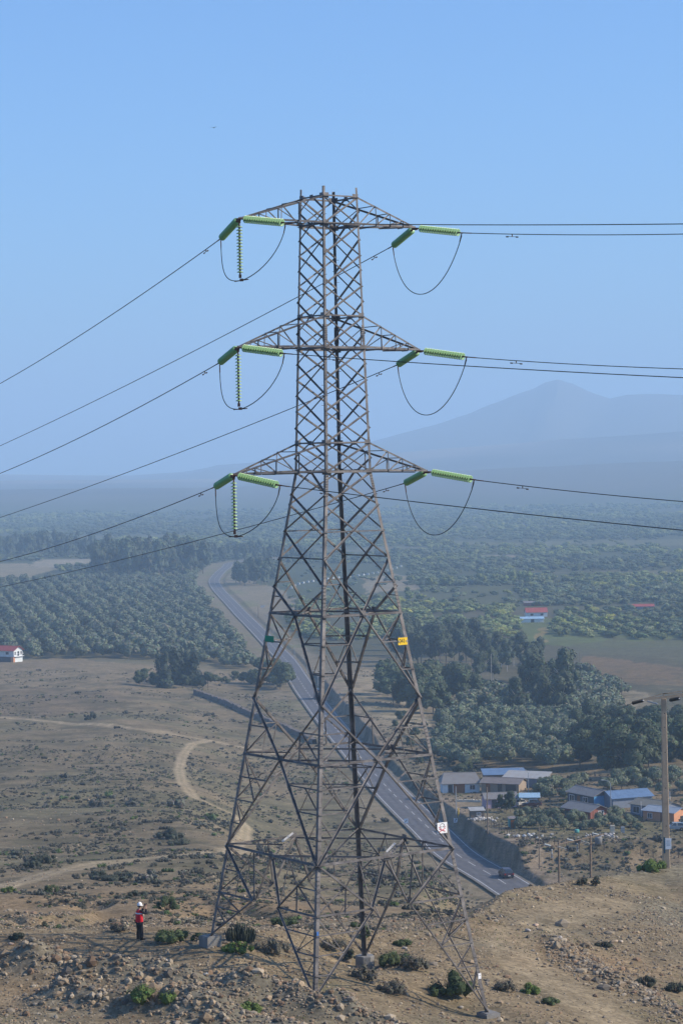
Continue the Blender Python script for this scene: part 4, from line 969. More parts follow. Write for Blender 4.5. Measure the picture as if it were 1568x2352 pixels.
# ------------------------------------------------------------------ single bushes
def bush(px,py,wpx,hpx,col,label,kind='leafy',name='shrub',n=900):
    p=gp(px,py); w_=1.18*wpx*p.y/F; h_=1.25*hpx*p.y/F; seed=int(px*7+py); g=random.Random(seed); r_=empty(name,p,g.uniform(-.4,.4)); tag(r_,label,'shrub')
    k_=16; L=[]
    for i in range(k_):
        a=g.uniform(0,6.28); t=g.uniform(0,1)**.5; rr=g.uniform(.10,.19)*w_; rz_=min(rr*g.uniform(.8,1.2),h_*.34); L.append((math.cos(a)*t*(w_/2-rr*.3),math.sin(a)*t*(w_/2-rr*.3)*.8,max(rz_*.7,g.uniform(.15,.72)*h_*(1.1-.6*t)),rr,rz_))
    if kind=='leafy': T=crown(seed,L,n,.045*max(1,w_/2),col,.28,.8)
    elif kind=='twiggy': T=crown(seed,L,int(n*1.1),.034*max(1,w_/2),col,.35,.62)
    if kind=='spiky':
        m=MB()
        for i in range(230):
            a=g.uniform(0,6.28); t=g.uniform(0,1)**.7; b=Vector((math.cos(a)*t*w_*.42,math.sin(a)*t*w_*.3,-.03)); hh=h_*g.uniform(.55,1.0)*(1-.3*t); m.tube([b,b+Vector((math.cos(a)*t*.12,math.sin(a)*t*.12,hh))],[.03,.022],5)
        V=np.array([tuple(v) for v in m.v]); fs=[]
        for f in m.f:
            for i in range(1,len(f)-1): fs.append((f[0],f[i],f[i+1]))
        T=(V,np.array(fs),np.tile(np.array(col),(len(V),1))*np.random.default_rng(seed).uniform(.7,1.3,(len(V),1)))
    o=inst('foliage',tpl_mesh('foliage',T),(0,0,0),parent=r_)
    m=MB()
    for i in range(16):
        a=g.uniform(0,6.28); m.tube([(0,0,-.1),(math.cos(a)*w_*.3,math.sin(a)*w_*.25,h_*g.uniform(.4,.8))],[.02,.008],4)
    m.build('stem',M['bark'],r_)
G1_=(.10,.15,.035); G2_=(.050,.075,.030); G3_=(.115,.11,.085); G4_=(.085,.115,.045); GS=(.06,.07,.05)
for a in [(346,2345,95,44,G1_,'bright green round bush at the bottom edge on the left'),
          (562,2352,62,34,G1_,'bright green bush at the bottom edge right of the first'),
          (1035,2300,98,52,G2_,'large dark green bush beside the right leg of the pylon'),
          (905,2232,60,36,G4_,'left half of the mixed green bush right of the back footing'),
          (955,2240,66,42,G3_,'greyer right half of the mixed bush right of the back footing','twiggy'),
          (552,2172,66,34,GS,'black-green cactus-like clump between the left footing and the front leg','spiky'),
          (545,2196,62,24,G1_,'yellow-green bush just in front of the cactus-like clump'),
          (622,2200,76,34,G3_,'grey dry bush right of the cactus-like clump','twiggy'),
          (393,2174,72,30,G4_,'low green and brown bush left of the left footing'),
          (455,2172,34,18,G4_,'small bush touching the left footing'),
          (381,2094,58,36,G2_,'dark round bush on the slope behind the standing person'),
          (425,2104,34,18,GS,'small bush right of the dark round bush behind the person'),
          (310,2078,44,18,GS,'grey-green bush directly behind the person'),
          (268,2148,40,20,G3_,'dry twiggy bush at the left of the person','twiggy'),
          (212,2020,50,26,GS,'dark bush on the edge of the lower dirt track'),
          (265,2022,66,20,GS,'wide low bush right of the dark bush by the lower track'),
          (118,2066,34,22,G4_,'green bush on the slope at far left'),(16,2066,30,14,G1_,'small green bush at the left edge of the picture'),
          (92,2130,30,26,GS,'dark bush in the eroded hollow at left'),(34,2166,30,18,GS,'bush near the left edge above the gravel'),
          (170,2082,40,16,GS,'low grey bush between the green bush and the dark bush on the left slope'),
          (655,2116,52,28,G4_,'green bush seen between the left and front legs'),
          (800,2215,30,42,GS,'dark upright bush left of the back footing'),
          (838,2165,26,30,G4_,'thin green bush growing behind the back footing'),
          (770,2190,66,26,G3_,'wide grey bush behind the front leg','twiggy'),
          (925,2180,40,14,G4_,'tiny green bush above the mixed bush'),
          (1165,2284,52,26,G3_,'dark grey bush right of the right leg','twiggy'),(1222,2292,42,22,G1_,'small green bush right of the dark grey one by the right leg'),
          (1265,2320,40,16,G4_,'low green tuft on the bare ground near the bottom right'),
          (840,2262,60,34,G3_,'grey dry shrub between the front and right legs','twiggy'),(905,2290,70,30,G3_,'grey shrub left of the large dark green bush','twiggy'),
          (1500,2012,62,26,G1_,'bright green bush at the base of the tall concrete pole'),
          (903,2085,26,10,G1_,'small bright green tuft seen through the pylon base'),
          (1340,2040,24,22,GS,'twiggy bush near the far edge of the open ground','twiggy'),(1372,2044,20,24,GS,'second twiggy bush near the far edge of the open ground','twiggy'),
          (1390,2182,32,12,GS,'low dark bush below the pair of boulders'),(1490,2275,46,24,GS,'dark bush beside the row of stones at right'),(1556,2290,40,22,GS,'dark bush at the right edge near the bottom'),
          (98,1990,46,30,GS,'dark twin bush above the lower track at left'),(70,1996,40,18,GS,'grey bush left of the dark twin bush'),(392,1928,60,22,GS,'wide dark bush on the mid slope left of the pylon'),
          (410,1938,44,16,GS,'low bush under the wide dark bush on the mid slope'),(206,1655,26,22,GS,'lone dark bush above the upper track')]:
    bush(*a)
def grass_tufts():
    g=np.random.default_rng(12); n=26000; x=g.uniform(-20,26,n); y=g.uniform(96,156,n); u=x/y*F
    nz=fbm(x,y,6,3,67); k_=(nz>.22)&(np.abs(u)<880); x,y=x[k_],y[k_]; z=zed(x,y); h=g.uniform(.03,.10,len(x))
    a=g.uniform(0,6.28,len(x)); V=np.stack([np.column_stack([x-.03*np.cos(a),y-.03*np.sin(a),z-.01]),np.column_stack([x+.03*np.cos(a),y+.03*np.sin(a),z-.01]),np.column_stack([x+.02*np.sin(a),y,z+h])],1).reshape(-1,3)
    c=np.repeat(np.array([(.14,.16,.06)])*g.uniform(.6,1.3,(len(x),1)),3,0)
    tag(np_mesh('dry_grass',V,np.arange(len(V)).reshape(-1,3),M['leaf'],c),'thin green and dry grass between the stones','grass',kind='stuff')
grass_tufts()
# ------------------------------------------------------------------ buildings
def roofmat(name,col,sc=4.2,rough=.55,rust=None):
    m=mat(name,col,rough,0,.14,.9,col2=rust); n=m.node_tree; b=n.nodes['Principled BSDF']
    tc=n.nodes.new('ShaderNodeTexCoord'); wv=n.nodes.new('ShaderNodeTexWave'); wv.inputs['Scale'].default_value=sc; wv.bands_direction='X'
    n.links.new(tc.outputs['Object'],wv.inputs['Vector']); bp=n.nodes.new('ShaderNodeBump'); bp.inputs['Strength'].default_value=.6; bp.inputs['Distance'].default_value=.05
    n.links.new(wv.outputs[0],bp.inputs['Height']); n.links.new(bp.outputs[0],b.inputs['Normal']); return m
RM={'grey':roofmat('roof_grey',(.24,.235,.23),rust=(.19,.175,.165)),'blue':roofmat('roof_blue',(.13,.21,.34)),'brown':roofmat('roof_brown',(.23,.20,.185),rust=(.17,.145,.13)),
    'pale':roofmat('roof_pale',(.42,.42,.40),rust=(.33,.31,.29)),'olive':roofmat('roof_olive',(.22,.20,.155)),'steel':roofmat('roof_steel',(.26,.31,.37)),
    'red':roofmat('roof_red',(.36,.075,.06)),'green':roofmat('roof_green',(.10,.20,.15)),'sky':roofmat('roof_sky',(.30,.45,.58))}
WM={k_:mat('wall_'+k_,c,.85,0,.12,1.1) for k_,c in {'white':(.62,.66,.66),'pink':(.50,.36,.42),'darkgrey':(.10,.105,.12),'blue':(.10,.32,.55),'brick':(.26,.10,.075),'slate':(.20,.23,.28),'orange':(.55,.27,.15),'tan':(.30,.24,.18),'plank':(.17,.13,.10),'teal':(.10,.34,.31),'lowdark':(.12,.105,.10),'cream':(.55,.50,.40)}.items()}
M['pane']=mat('pane',(.03,.04,.05),.15,0,.05,2,spec=.8)
M['frame_white']=mat('frame_white',(.72,.70,.70),.6,0,.05,3); M['door_wood']=mat('door_wood',(.26,.11,.05),.7,0,.2,3)
def house(name,label,cat,px,py,W,D,Hw,Hr,yaw,wall,roof,openings=(),kind='gable',over=.35,hip=0,Y=None,extra=None,base=None,group=None):
    """openings: (face 'f'|'b'|'l'|'r', u along the face in m from its centre, sill z, width, height, 'window'|'door')"""
    p=gd(px,Y) if Y else gp(px,py); p.z-=.15
    r_=empty(name,p,R(yaw)); tag(r_,label,cat,group); hx,hy=W/2,D/2; t=.07
    m=MB()
    if kind=='gable':
        vs=[(-hx,-hy,-.6),(hx,-hy,-.6),(hx,hy,-.6),(-hx,hy,-.6),(-hx,-hy,Hw),(hx,-hy,Hw),(hx,hy,Hw),(-hx,hy,Hw),(-hx+hip,0,Hw+Hr),(hx-hip,0,Hw+Hr)]
        fs=[(0,1,5,4),(2,3,7,6),(1,2,6,9,5),(3,0,4,8,7)]; m.add(vs,fs)
    else:
        vs=[(-hx,-hy,-.6),(hx,-hy,-.6),(hx,hy,-.6),(-hx,hy,-.6),(-hx,-hy,Hw),(hx,-hy,Hw),(hx,hy,Hw+Hr),(-hx,hy,Hw+Hr)]
        m.add(vs,[(0,1,5,4),(2,3,7,6),(1,2,6,5),(3,0,4,7)])
    if kind!='open': m.build('wall',wall,r_)
    else:
        for sx in (-1,1):
            for sy in (-1,1):
                q=MB(); q.box((sx*(hx-.1),sy*(hy-.1),(Hw+(Hr if sy>0 else 0))/2-.1),(.09,.09,Hw+(Hr if sy>0 else 0)+.15)); q.build('post',M['dark_wood'],r_)
    m=MB()
    if kind=='gable':
        sl_=Hr/hy; ex=hx+over; ey=hy+over; ze=Hw-over*sl_+.04; zr=Hw+Hr+.05
        for sy in (-1,1):
            a=[(-ex,sy*ey,ze),(ex,sy*ey,ze),(ex-hip,0,zr),(-ex+hip,0,zr)]; m.add(a+[(x,y,z+t) for x,y,z in a],[(0,1,2,3)[::sy],(7,6,5,4)[::sy],(0,4,5,1)[::sy],(1,5,6,2)[::sy],(3,7,4,0)[::sy]])
        if hip:
            for sx in (-1,1): m.add([(sx*ex,-ey,ze+t),(sx*ex,ey,ze+t),(sx*(ex-hip),0,zr+t)],[(0,1,2)[::sx]])
        m.box((0,0,zr+t),(2*(ex-hip),.22,.05))
    else:
        ex=hx+over; sl_=Hr/D; a=[(-ex,-hy-over,Hw-over*sl_+.04),(ex,-hy-over,Hw-over*sl_+.04),(ex,hy+over,Hw+Hr+over*sl_+.04),(-ex,hy+over,Hw+Hr+over*sl_+.04)]
        m.add(a+[(x,y,z+t) for x,y,z in a],[(3,2,1,0),(4,5,6,7),(0,1,5,4),(1,2,6,5),(2,3,7,6),(3,0,4,7)])
    m.build('roof',roof,r_)
    for f,uu,sz_,w_,h_,ty in openings:
        def P(a,z,o):
            return {'f':(a,-hy-o,z),'b':(-a,hy+o,z),'l':(-hx-o,-a,z),'r':(hx+o,a,z)}[f]
        def bx(mm,a,z,w1,h1,o,tk):
            c=P(a,z,o); mm.box(c,(w1,tk,h1) if f in 'fb' else (tk,w1,h1))
        if ty=='window':
            m=MB(); bx(m,uu,sz_+h_/2,w_,h_,.02,.05); o=m.build('window',M['pane'],r_)
            m=MB(); fr=.09
            for a,z,w1,h1 in ((uu,sz_,w_+.16,fr),(uu,sz_+h_,w_+.16,fr),(uu-w_/2,sz_+h_/2,fr,h_),(uu+w_/2,sz_+h_/2,fr,h_),(uu,sz_+h_/2,.06,h_)): bx(m,a,z,w1,h1,.045,.05)
            m.build('frame',M['frame_white'],o)
        else:
            m=MB(); bx(m,uu,sz_+h_/2,w_,h_,.02,.06); m.build('door' if ty=='door' else 'panel',M['door_wood'] if ty!='dark' else M['pane'],r_)
    return r_
house('farmhouse','white farmhouse under a long grey corrugated roof, nearest the road','house',1057,1822,7.6,6,2.3,1.7,2,WM['white'],RM['grey'],[('f',-2.2,0,.9,2,'dark'),('f',-.4,.0,2.3,2.1,'door'),('f',2.3,.9,1.1,1,'window'),('r',.5,.9,1,1,'window')],hip=.9)
house('long_shed','long shed with a bright blue roof left of the brown roof','shed',1158,1806,8.4,3.6,2.4,.7,4,WM['plank'],RM['blue'],[('f',-2,.8,1,1,'window')],kind='mono')
house('long_shed','low building with a brown-grey roof in front of the bright blue roof','house',1158,1821,8,5,2.0,.8,-22,WM['tan'],RM['brown'],[('f',-2.5,0,.9,1.9,'door'),('f',0,0,.9,1.9,'dark'),('f',2.3,0,2.2,1.8,'dark')])
house('long_shed','pale-roofed lean-to reaching right from the blue-roofed shed','shed',1212,1811,8.8,3.6,2.1,.8,-24,WM['slate'],RM['pale'],[('f',-2.6,.9,1.2,.9,'window'),('f',0,.9,1.2,.9,'window')],kind='mono')
house('cottage','pink cottage with a grey roof behind the young trees','house',1148,1858,6,4.0,2.1,.8,8,WM['pink'],RM['grey'],[('f',-1.4,0,.9,1.9,'dark'),('f',1.6,.9,1.1,.9,'window')])
house('canopy','small green-roofed canopy beside the pink cottage','canopy',1191,1856,2.8,2.6,1.9,.4,-5,WM['tan'],RM['green'],kind='open',over=.15)
house('canopy','pale blue-roofed carport on thin posts right of the green canopy','canopy',1218,1858,3.6,3.0,2.2,.4,-4,WM['tan'],RM['sky'],kind='open',over=.2)
house('shack','small dark plank shack with a pale tin roof on the edge of the terrace','shack',1096,1883,2.5,2.0,1.55,.3,6,WM['plank'],RM['pale'],[('f',.2,.7,.7,.5,'window')],kind='mono',over=.2)
house('outhouse','narrow teal outhouse with a flat roof in the farm yard','outhouse',1177,1906,1.1,1.1,1.75,.2,10,WM['teal'],RM['brown'],[('f',0,0,.7,1.6,'panel')],kind='mono',over=.15)
bwh=house('blue_walled_house','grey-roofed house with dark front and bright blue end wall','house',1357,1851,8.6,4.4,2.4,.9,-60,WM['darkgrey'],RM['grey'],[('f',-2.8,.7,1.5,1.2,'window'),('f',-.6,0,.9,2,'door'),('f',1.6,.7,1.5,1.2,'window')])
m=MB(); m.box((4.33,0,.85),(.06,4.42,3.0)); tag(m.build('end_wall',WM['blue'],bwh),'bright blue end wall')
house('blue_roofed_shed','long shed under a big medium blue corrugated roof','shed',1440,1852,8.4,5.2,2.1,1.0,22,WM['slate'],RM['blue'],[('f',1,.7,1.2,1,'window')])
house('brick_red_house','small brick-red house with a white framed window in its end wall','house',1347,1884,7.4,3.9,2.1,.8,-56,WM['brick'],RM['grey'],[('r',.5,.55,1.2,1.35,'window'),('r',-1.3,.0,.1,2.1,'panel')],over=.6)
house('slate_house','slate grey house with an olive-brown roof left of the orange house','house',1508,1874,8.2,4.6,2.2,.8,-52,WM['slate'],RM['olive'],[('f',-2.6,.6,1.6,1.2,'window'),('f',.2,.6,1,1.2,'window')])
house('orange_house','orange house with a blue-grey steel roof at the right edge','house',1531,1885,6.5,4.6,2.0,.6,-40,WM['orange'],RM['steel'],[('f',-1.8,.7,.9,.9,'window'),('f',.8,0,.8,1.9,'door'),('r',.6,0,1.6,1.2,'dark')])
lh=house('two_storey_house','two-storey house with a red roof, white upper floor and orange corner pillar','house',12,1520,12.5,5.2,5.0,1.4,-32,WM['white'],RM['red'],[('r',-1.7,3.1,.9,1.2,'window'),('r',0.1,2.7,1,1.7,'dark'),('r',1.8,3.1,1,1.3,'window'),('f',3,3.2,1.6,1.1,'window'),('f',-2,3.2,1.6,1.1,'window')],over=.7)
m=MB(); m.box((0,-2.75,1.1),(12.6,.5,2.5)); m.build('lower_wall',WM['lowdark'],lh)
m=MB(); m.box((5.9,-2.7,1.1),(1.3,1.0,2.55)); tag(m.build('pillar',WM['orange'],lh),'orange corner pillar')
m=MB(); m.box((6.8,0,3.5),(.12,5.5,.1)); m.box((6.6,0,2.5),(.9,5.5,.15)); m.build('balcony',M['frame_white'],lh)
house('red_roofed_house','distant white house with a red roof in the middle of the plain','house',1231,1417,10.5,6,2.6,2.0,3,WM['white'],RM['red'],[('f',-2.5,.8,1.5,1.2,'window'),('f',2.5,.8,1.5,1.2,'window')])
house('white_shed','long low white shed just in front of the distant red-roofed house','shed',1222,1430,11,4,1.9,.7,2,WM['white'],RM['sky'],[('f',0,0,1.6,1.7,'dark')],kind='mono')
house('barn','long rusty-red barn far away on the plain at right','barn',1472,1401,13,5,2.0,1.0,-2,WM['slate'],RM['red'],[('f',-3,0,1.5,1.8,'dark')])
house('tin_shed','low brown shed behind the distant red-roofed house','shed',1222,1392,9,4,1.8,.7,4,WM['brick'],RM['brown'],[('f',0,0,1.5,1.6,'dark')],kind='mono')
# ------------------------------------------------------------------ small poles, posts, fences
def pole(name,px,py0,py1,r,material,label,cat,arm=None,Y=None,group=None,lamp=False):
    p=gd(px,Y) if Y else gp(px,py0); h=(to_px(p.x,p.y,p.z)[1]-py1)*p.y/F
    r_=empty(name,p); tag(r_,label,cat,group); m=MB(); m.tube([(0,0,-.5),(0,0,h)],[r,r*.7],8); m.build('post',material,r_)
    if lamp:
        m=MB(); m.tube([(0,0,h-.05),(-.3*lamp,0,h+.45),(-1.2*lamp,0,h+.75)],[.05,.045,.04],6); m.build('lamp_arm',material,r_)
        m=MB(); m.box((-1.45*lamp,0,h+.74),(.6,.22,.13),taper=.7); m.build('lamp_head',M['steel_new'],r_)
    if arm: m=MB(); m.box((0,-.09,h-.35),(arm,.09,.1)); m.build('crossbar',material,r_)
    return r_,p,h
M['galv']=mat('galv',(.33,.36,.38),.5,.3,.1,3)
pole('street_lamp',1215,1829,1774,.08,M['galv'],'grey street lamp with a curved arm beside the brown-roofed building','street lamp',lamp=1)
pole('street_lamp',1405,1868,1800,.09,M['galv'],'grey street lamp standing in front of the blue roof','street lamp',lamp=1)
pole('utility_pole',1121,1921,1808,.13,M['wood'],'tall wooden pole on the terrace edge in front of the pink cottage','utility pole',arm=None)
pole('utility_pole',1048.5,1880,1806,.10,M['galv'],'grey pole in front of the white farmhouse','utility pole')
pole('utility_pole',1238,2012,1899,.10,M['wood'],'thin wooden pole left of the frame of insulators','utility pole',Y=386)
pole('marker_post',1344,1856,1839,.06,M['white'],'thin white post left of the blue-walled house','post')
pole('marker_post',1475,1878,1841,.05,M['white'],'slim white post in front of the slate grey house','post')
pole('marker_post',1541,1838,1818,.06,M['white'],'pale post behind the slate grey house at the right edge','post')
pole('clothes_post',1303,1848,1832,.06,M['green_plate'],'green post with a pale crossbar left of the blue-walled house','post',arm=1.3)
pole('yellow_stake',1054,1877,1856,.10,M['yellow'],'leaning yellow stake at the top of the cutting','stake')
pole('utility_pole',1429,1602,1556,.12,M['dark_wood'],'tall thin dark pole beyond the stacked pipes','utility pole')
pole('utility_pole',1129,1575,1502,.10,M['pale_bark'],'bare pale pole among the thin grey trees','utility pole')
pole('utility_pole',298,1514,1490,.12,M['wood'],'lone wooden pole at the front edge of the left orchard','utility pole')
pole('utility_pole',1332,1527,1498,.12,M['wood'],'small dark pole at the corner of the orange field','utility pole')
pole('red_topped_post',593,1421,1392,.12,M['dark_wood'],'dark post with a red top right of the road','post')
for i,(px,py,h) in enumerate([(640,1478,30),(668,1518,34),(697,1553,36),(722,1585,40),(612,1440,24)]):
    pole('street_lamp',px+8,py,py-h,.10,M['galv'],['grey street lamp right of the road, second from the bend','grey street lamp right of the road, third from the bend','grey street lamp right of the road, fourth from the bend','grey street lamp right of the road, nearest the cutting','grey street lamp right of the road, nearest the bend'][i],'street lamp',lamp=1,group='street lamps along the road')
def fence_post(p,h,r,lean,label,group):
    r_=MB(); r_.tube([(0,0,-.25),(lean*.5,0,h*.5),(lean,lean*.4,h)],[r,r*.9,r*.8],6); o=r_.build('fence_post',M['dark_wood']); o.location=p; tag(o,label,'fence post',group)
def fence(pts,n,h,r,label,group,wire):
    P=[gp(*q) for q in pts]; L=[0]
    for a,b in zip(P[:-1],P[1:]): L.append(L[-1]+(b-a).length)
    tops=[]
    for i in range(n):
        t=L[-1]*i/(n-1); x=np.interp(t,L,[q.x for q in P]); y=np.interp(t,L,[q.y for q in P]); z=hz1(x,y); hh=h*random.uniform(.8,1.15)
        fence_post((x,y,z),hh,r*random.uniform(.8,1.3),random.uniform(-.12,.12),label,group); tops.append(Vector((x,y,z+hh*.9)))
    m=MB()
    for k_ in (0,.35,.6): m.tube([q-Vector((0,0,k_)) for q in tops],.008,4)
    tag(m.build('fence_wire',M['bolt']),wire,'wire')
fence([(1110,1893),(1135,1905),(1160,1918),(1185,1932),(1200,1938)],15,1.25,.055,'weathered wooden fence post along the top of the road cutting','fence posts above the cutting','thin wires strung between the posts above the road cutting')
fence([(1212,1940),(1260,1946),(1330,1955),(1400,1960),(1480,1966),(1590,1976)],15,1.1,.075,'short dark fence post on the crest of the right hand bank','fence posts on the bank','thin wires strung between the posts on the right hand bank')
fence([(1180,1909),(1240,1903),(1300,1900)],8,1.1,.04,'thin post of the yard fence in front of the small olives','fence posts of the yard','thin wires of the yard fence')
# road signs
def sign(px,py,hpost,w_,h_,mt,label,yaw=0,mark=None,Y=None):
    p=gd(px,Y) if Y else gp(px,py); r_=empty('road_sign',p,R(yaw)); tag(r_,label,'road sign'); m=MB(); m.tube([(0,0,-.4),(0,0,hpost+h_)],.035,6); m.build('post',M['galv'],r_)
    m=MB(); m.box((0,-.05,hpost+h_/2),(w_,.02,h_)); o=m.build('panel',mt,r_)
    if mark:
        m=MB()
        if mark=='arrow':
            pts=[Vector((-.12,-.066,hpost+.12*h_)),Vector((-.12,-.066,hpost+.42*h_)),Vector((.02,-.066,hpost+.6*h_)),Vector((.10,-.066,hpost+.85*h_))]; m.tube(pts,.045,5); m.tube([pts[-1]+Vector((-.14,0,-.04)),pts[-1],pts[-1]+Vector((.06,0,-.16))],.04,5)
        else: m.tube([Vector((-.2,-.066,hpost+h_*.3)),Vector((.2,-.066,hpost+h_*.7))],.05,5)
        m.build('symbol',M['black'],o)
sign(1047.5,1905,.8,.72,.85,M['white'],'square white road sign with a black bending arrow above the cutting',0,'arrow')
sign(933,1908,1.0,.75,.85,mat('sign_back',(.30,.42,.58),.5,0,.1,4),'small pale blue road sign at the left edge of the road',8,'bar')
sign(603,1402,1.4,2.4,1.2,M['steel_new'],'wide pale road sign by the turn-off near the bend',5)
# frame of two poles with hanging insulators, mid right
FR0=at(1285,1945,250); FR1=at(1358,1928,252)
g0=hz1(FR0.x,FR0.y); g1=hz1(FR1.x,FR1.y)
root=empty('pole_frame',(FR0.x,FR0.y,g0)); tag(root,'two-pole wooden power line frame with a long crossbeam right of the car','pole frame')
def rel(p): return Vector(p)-Vector(root.location)
for q,gz in ((FR0,g0),(FR1,g1)):
    m=MB(); m.tube([rel((q.x,q.y,gz-.5)),rel((q.x,q.y,q.z+.25))],[.15,.11],8); m.build('post',M['wood'],root)
d_=(FR1-FR0).normalized(); A_=FR0-d_*.75; B_=FR1+d_*1.75
m=MB(); m.tube([rel(A_),rel(B_)],.075,6); m.build('crossbeam',M['wood'],root)
M['glass_grey']=mat('glass_grey',(.42,.46,.45),.4,0,.1,9)
SS,LSS=make_string('small_insulator',7,.146,M['glass_grey'],.12,'','glass insulator strings on the two-pole frame')
SS['category']='insulator'
items=[(A_-d_*.15,(0,0,-1),'pale glass insulator string hanging at the left end of the two-pole frame'),(FR0.lerp(FR1,.58),(0,0,-1),'pale glass insulator string hanging from the middle of the two-pole frame'),
 (FR0-d_*.45,(.85,-.35,-.25),'pale insulator string pulling right from the left pole of the frame'),(FR0.lerp(FR1,.64),(.85,-.35,-.27),'pale insulator string pulling right from the middle of the frame'),(B_,(.85,-.35,-.30),'pale insulator string pulling right from the right end of the frame'),
 (A_-d_*.1,(-.55,.83,.05),'pale insulator string pulling away left from the left end of the frame'),(FR0.lerp(FR1,.5),(-.55,.83,.05),'pale insulator string pulling away left from the middle of the frame'),(B_-d_*.5,(-.55,.83,.05),'pale insulator string pulling away left from the right end of the frame')]
for i,(P,D,lb) in enumerate(items):
    q=SS if i==0 else dup(SS); q['label']=lb; D=Vector(D).normalized(); orient(q,P-Vector((0,0,.05)),D)
    if abs(D.z)<.9:
        s_=P+D*LSS; e_=s_+D*(60 if D.x>0 else 140)+Vector((0,0,-8 if D.x>0 else -22)); m=MB(); m.tube(arc(s_,e_,2.0,12),.009,4); tag(m.build('power_wire',M['cable']),lb.replace('pale insulator string pulling','thin wire running'),'wire')
# tall concrete pole at the right edge
cb=at(1534,2012,163); ct=at(1525.5,1606,163); g_=hz1(cb.x,cb.y)
root=empty('concrete_pole',(cb.x,cb.y,g_)); tag(root,'tall tan concrete power pole with a white notice at the right edge','utility pole')
h_=ct.z-g_; tl=ct.x-cb.x
mc=mat('pole_concrete',(.40,.31,.22),.85,0,.16,3,bump=.15)
m=MB(); vs=[]
for z,w_,d2 in ((-.8,.50,.40),(h_,.33,.26)):
    for x,y in ((-1,-1),(1,-1),(1,1),(-1,1)): vs.append((x*w_/2+tl*max(z,0)/h_,y*d2/2,z))
m.add(vs,[(3,2,1,0),(4,5,6,7),(0,1,5,4),(1,2,6,5),(2,3,7,6),(3,0,4,7)]); o=m.build('post',mc,root); o.rotation_euler=(0,0,R(0)) 
bv=o.modifiers.new('b','BEVEL'); bv.width=.03
def cpt(px,py,dy=0): return at(px,py,163+dy)-Vector(root.location)
def wd_(z): return .50+(.33-.50)*z/h_
m=MB()
for py in (1995,1901,1813,1730,1672,1640):
    c=cpt(1530+ (py-1800)*.02,py); m.lathe([(.0,0),(.035,0),(.035,.02),(0,.02)],8,Matrix.Translation((c.x,-.5*(.40+(.26-.40)*c.z/h_)-.012,c.z))@Matrix.Rotation(math.pi/2,4,'X'))
m.build('bolt_hole',M['black'],root)
c=cpt(1535,1942); m=MB(); m.box((c.x+.06,-.205,c.z),(.42,.015,.76)); pn=m.build('notice',M['white'],root)
m=MB()
for k_ in range(5): m.box((c.x+.06,-.215,c.z+.2-.08*k_),(.24-.05*(k_%2),.006,.022))
for k_ in range(10): a=R(k_*36); m.box((c.x+.06+math.cos(a)*.12,-.215,c.z+.02+math.sin(a)*.16),(.02,.006,.02))
m.build('lettering',M['galv'],pn)
m=MB(); m.box((c.x-.20,-.02,c.z-.1),(.10,.41,1.1)); m.build('dark_band',mat('band_blue',(.03,.08,.12),.6,0,.2,5),root)
m=MB(); a_=cpt(1482,1611,-.25); b_=cpt(1568,1602,-.25); b_=a_+(b_-a_)*1.5; up=Vector((0,0,1)); m.angle(a_,b_,.11,.012,up,Vector((0,1,0))); m.angle(a_+Vector((0,.45,0)),b_+Vector((0,.45,0)),.11,.012,up,Vector((0,-1,0)))
ap=cpt(1524,1596,-.05); m.angle(a_+Vector((0,.2,.05)),ap,.07,.01,up,Vector((0,1,0))); m.angle(ap,b_+Vector((0,.2,.35)),.07,.01,up,Vector((0,1,0))); m.angle(ap,b_+Vector((0,.2,.02)),.06,.01,up,Vector((0,1,0)))
m.angle(ap,ap+Vector((.05,0,-.45)),.08,.01,Vector((1,0,0)),Vector((0,1,0))); m.build('crossarm',mc,root)
def black_string(P,Q,label):
    L_=(Q-P).length; root2=empty('line_insulator'); tag(root2,label,'insulator'); m=MB(); n=9
    pr=[(0,0)]
    for k_ in range(n): z=-.12-(L_-.24)*k_/(n-1); pr+=[(.05,z+.02),(.13,z),(.05,z-.03)]
    m.lathe(pr+[(0,-L_)],12); m.build('shed_body',M['black'],root2,smooth=False); m=MB(); m.tube([(0,0,.0),(0,0,-.12)],.045,6); m.build('end_fitting',M['steel_new'],root2); orient(root2,P,(Q-P).normalized())
black_string(at(1479,1610.5,162.8),at(1453,1617,164),'black ribbed insulator at the left end of the concrete pole crossarm')
black_string(at(1562,1606,162.6),at(1540,1610,164),'black ribbed insulator under the right half of the concrete pole crossarm')
m=MB(); s_=at(1488,1612.5,162.8)-Vector(root.location); e_=at(1512,1619,162.2)-Vector(root.location); m.tube([s_,e_],.05,8); m.build('fuse_tube',M['galv'],root)
m=MB(); m.tube(arc(at(1453,1617,164),at(1000,1668,430),3.0,20),.02,4); tag(m.build('power_wire',M['cable']),'thin wire running left from the tall concrete pole past the pylon','wire')
m=MB(); m.tube(arc(at(1540,1611,164),at(1660,1650,120),.4,8),.012,4); tag(m.build('power_wire',M['cable']),'thin wire leaving the concrete pole to the right','wire')
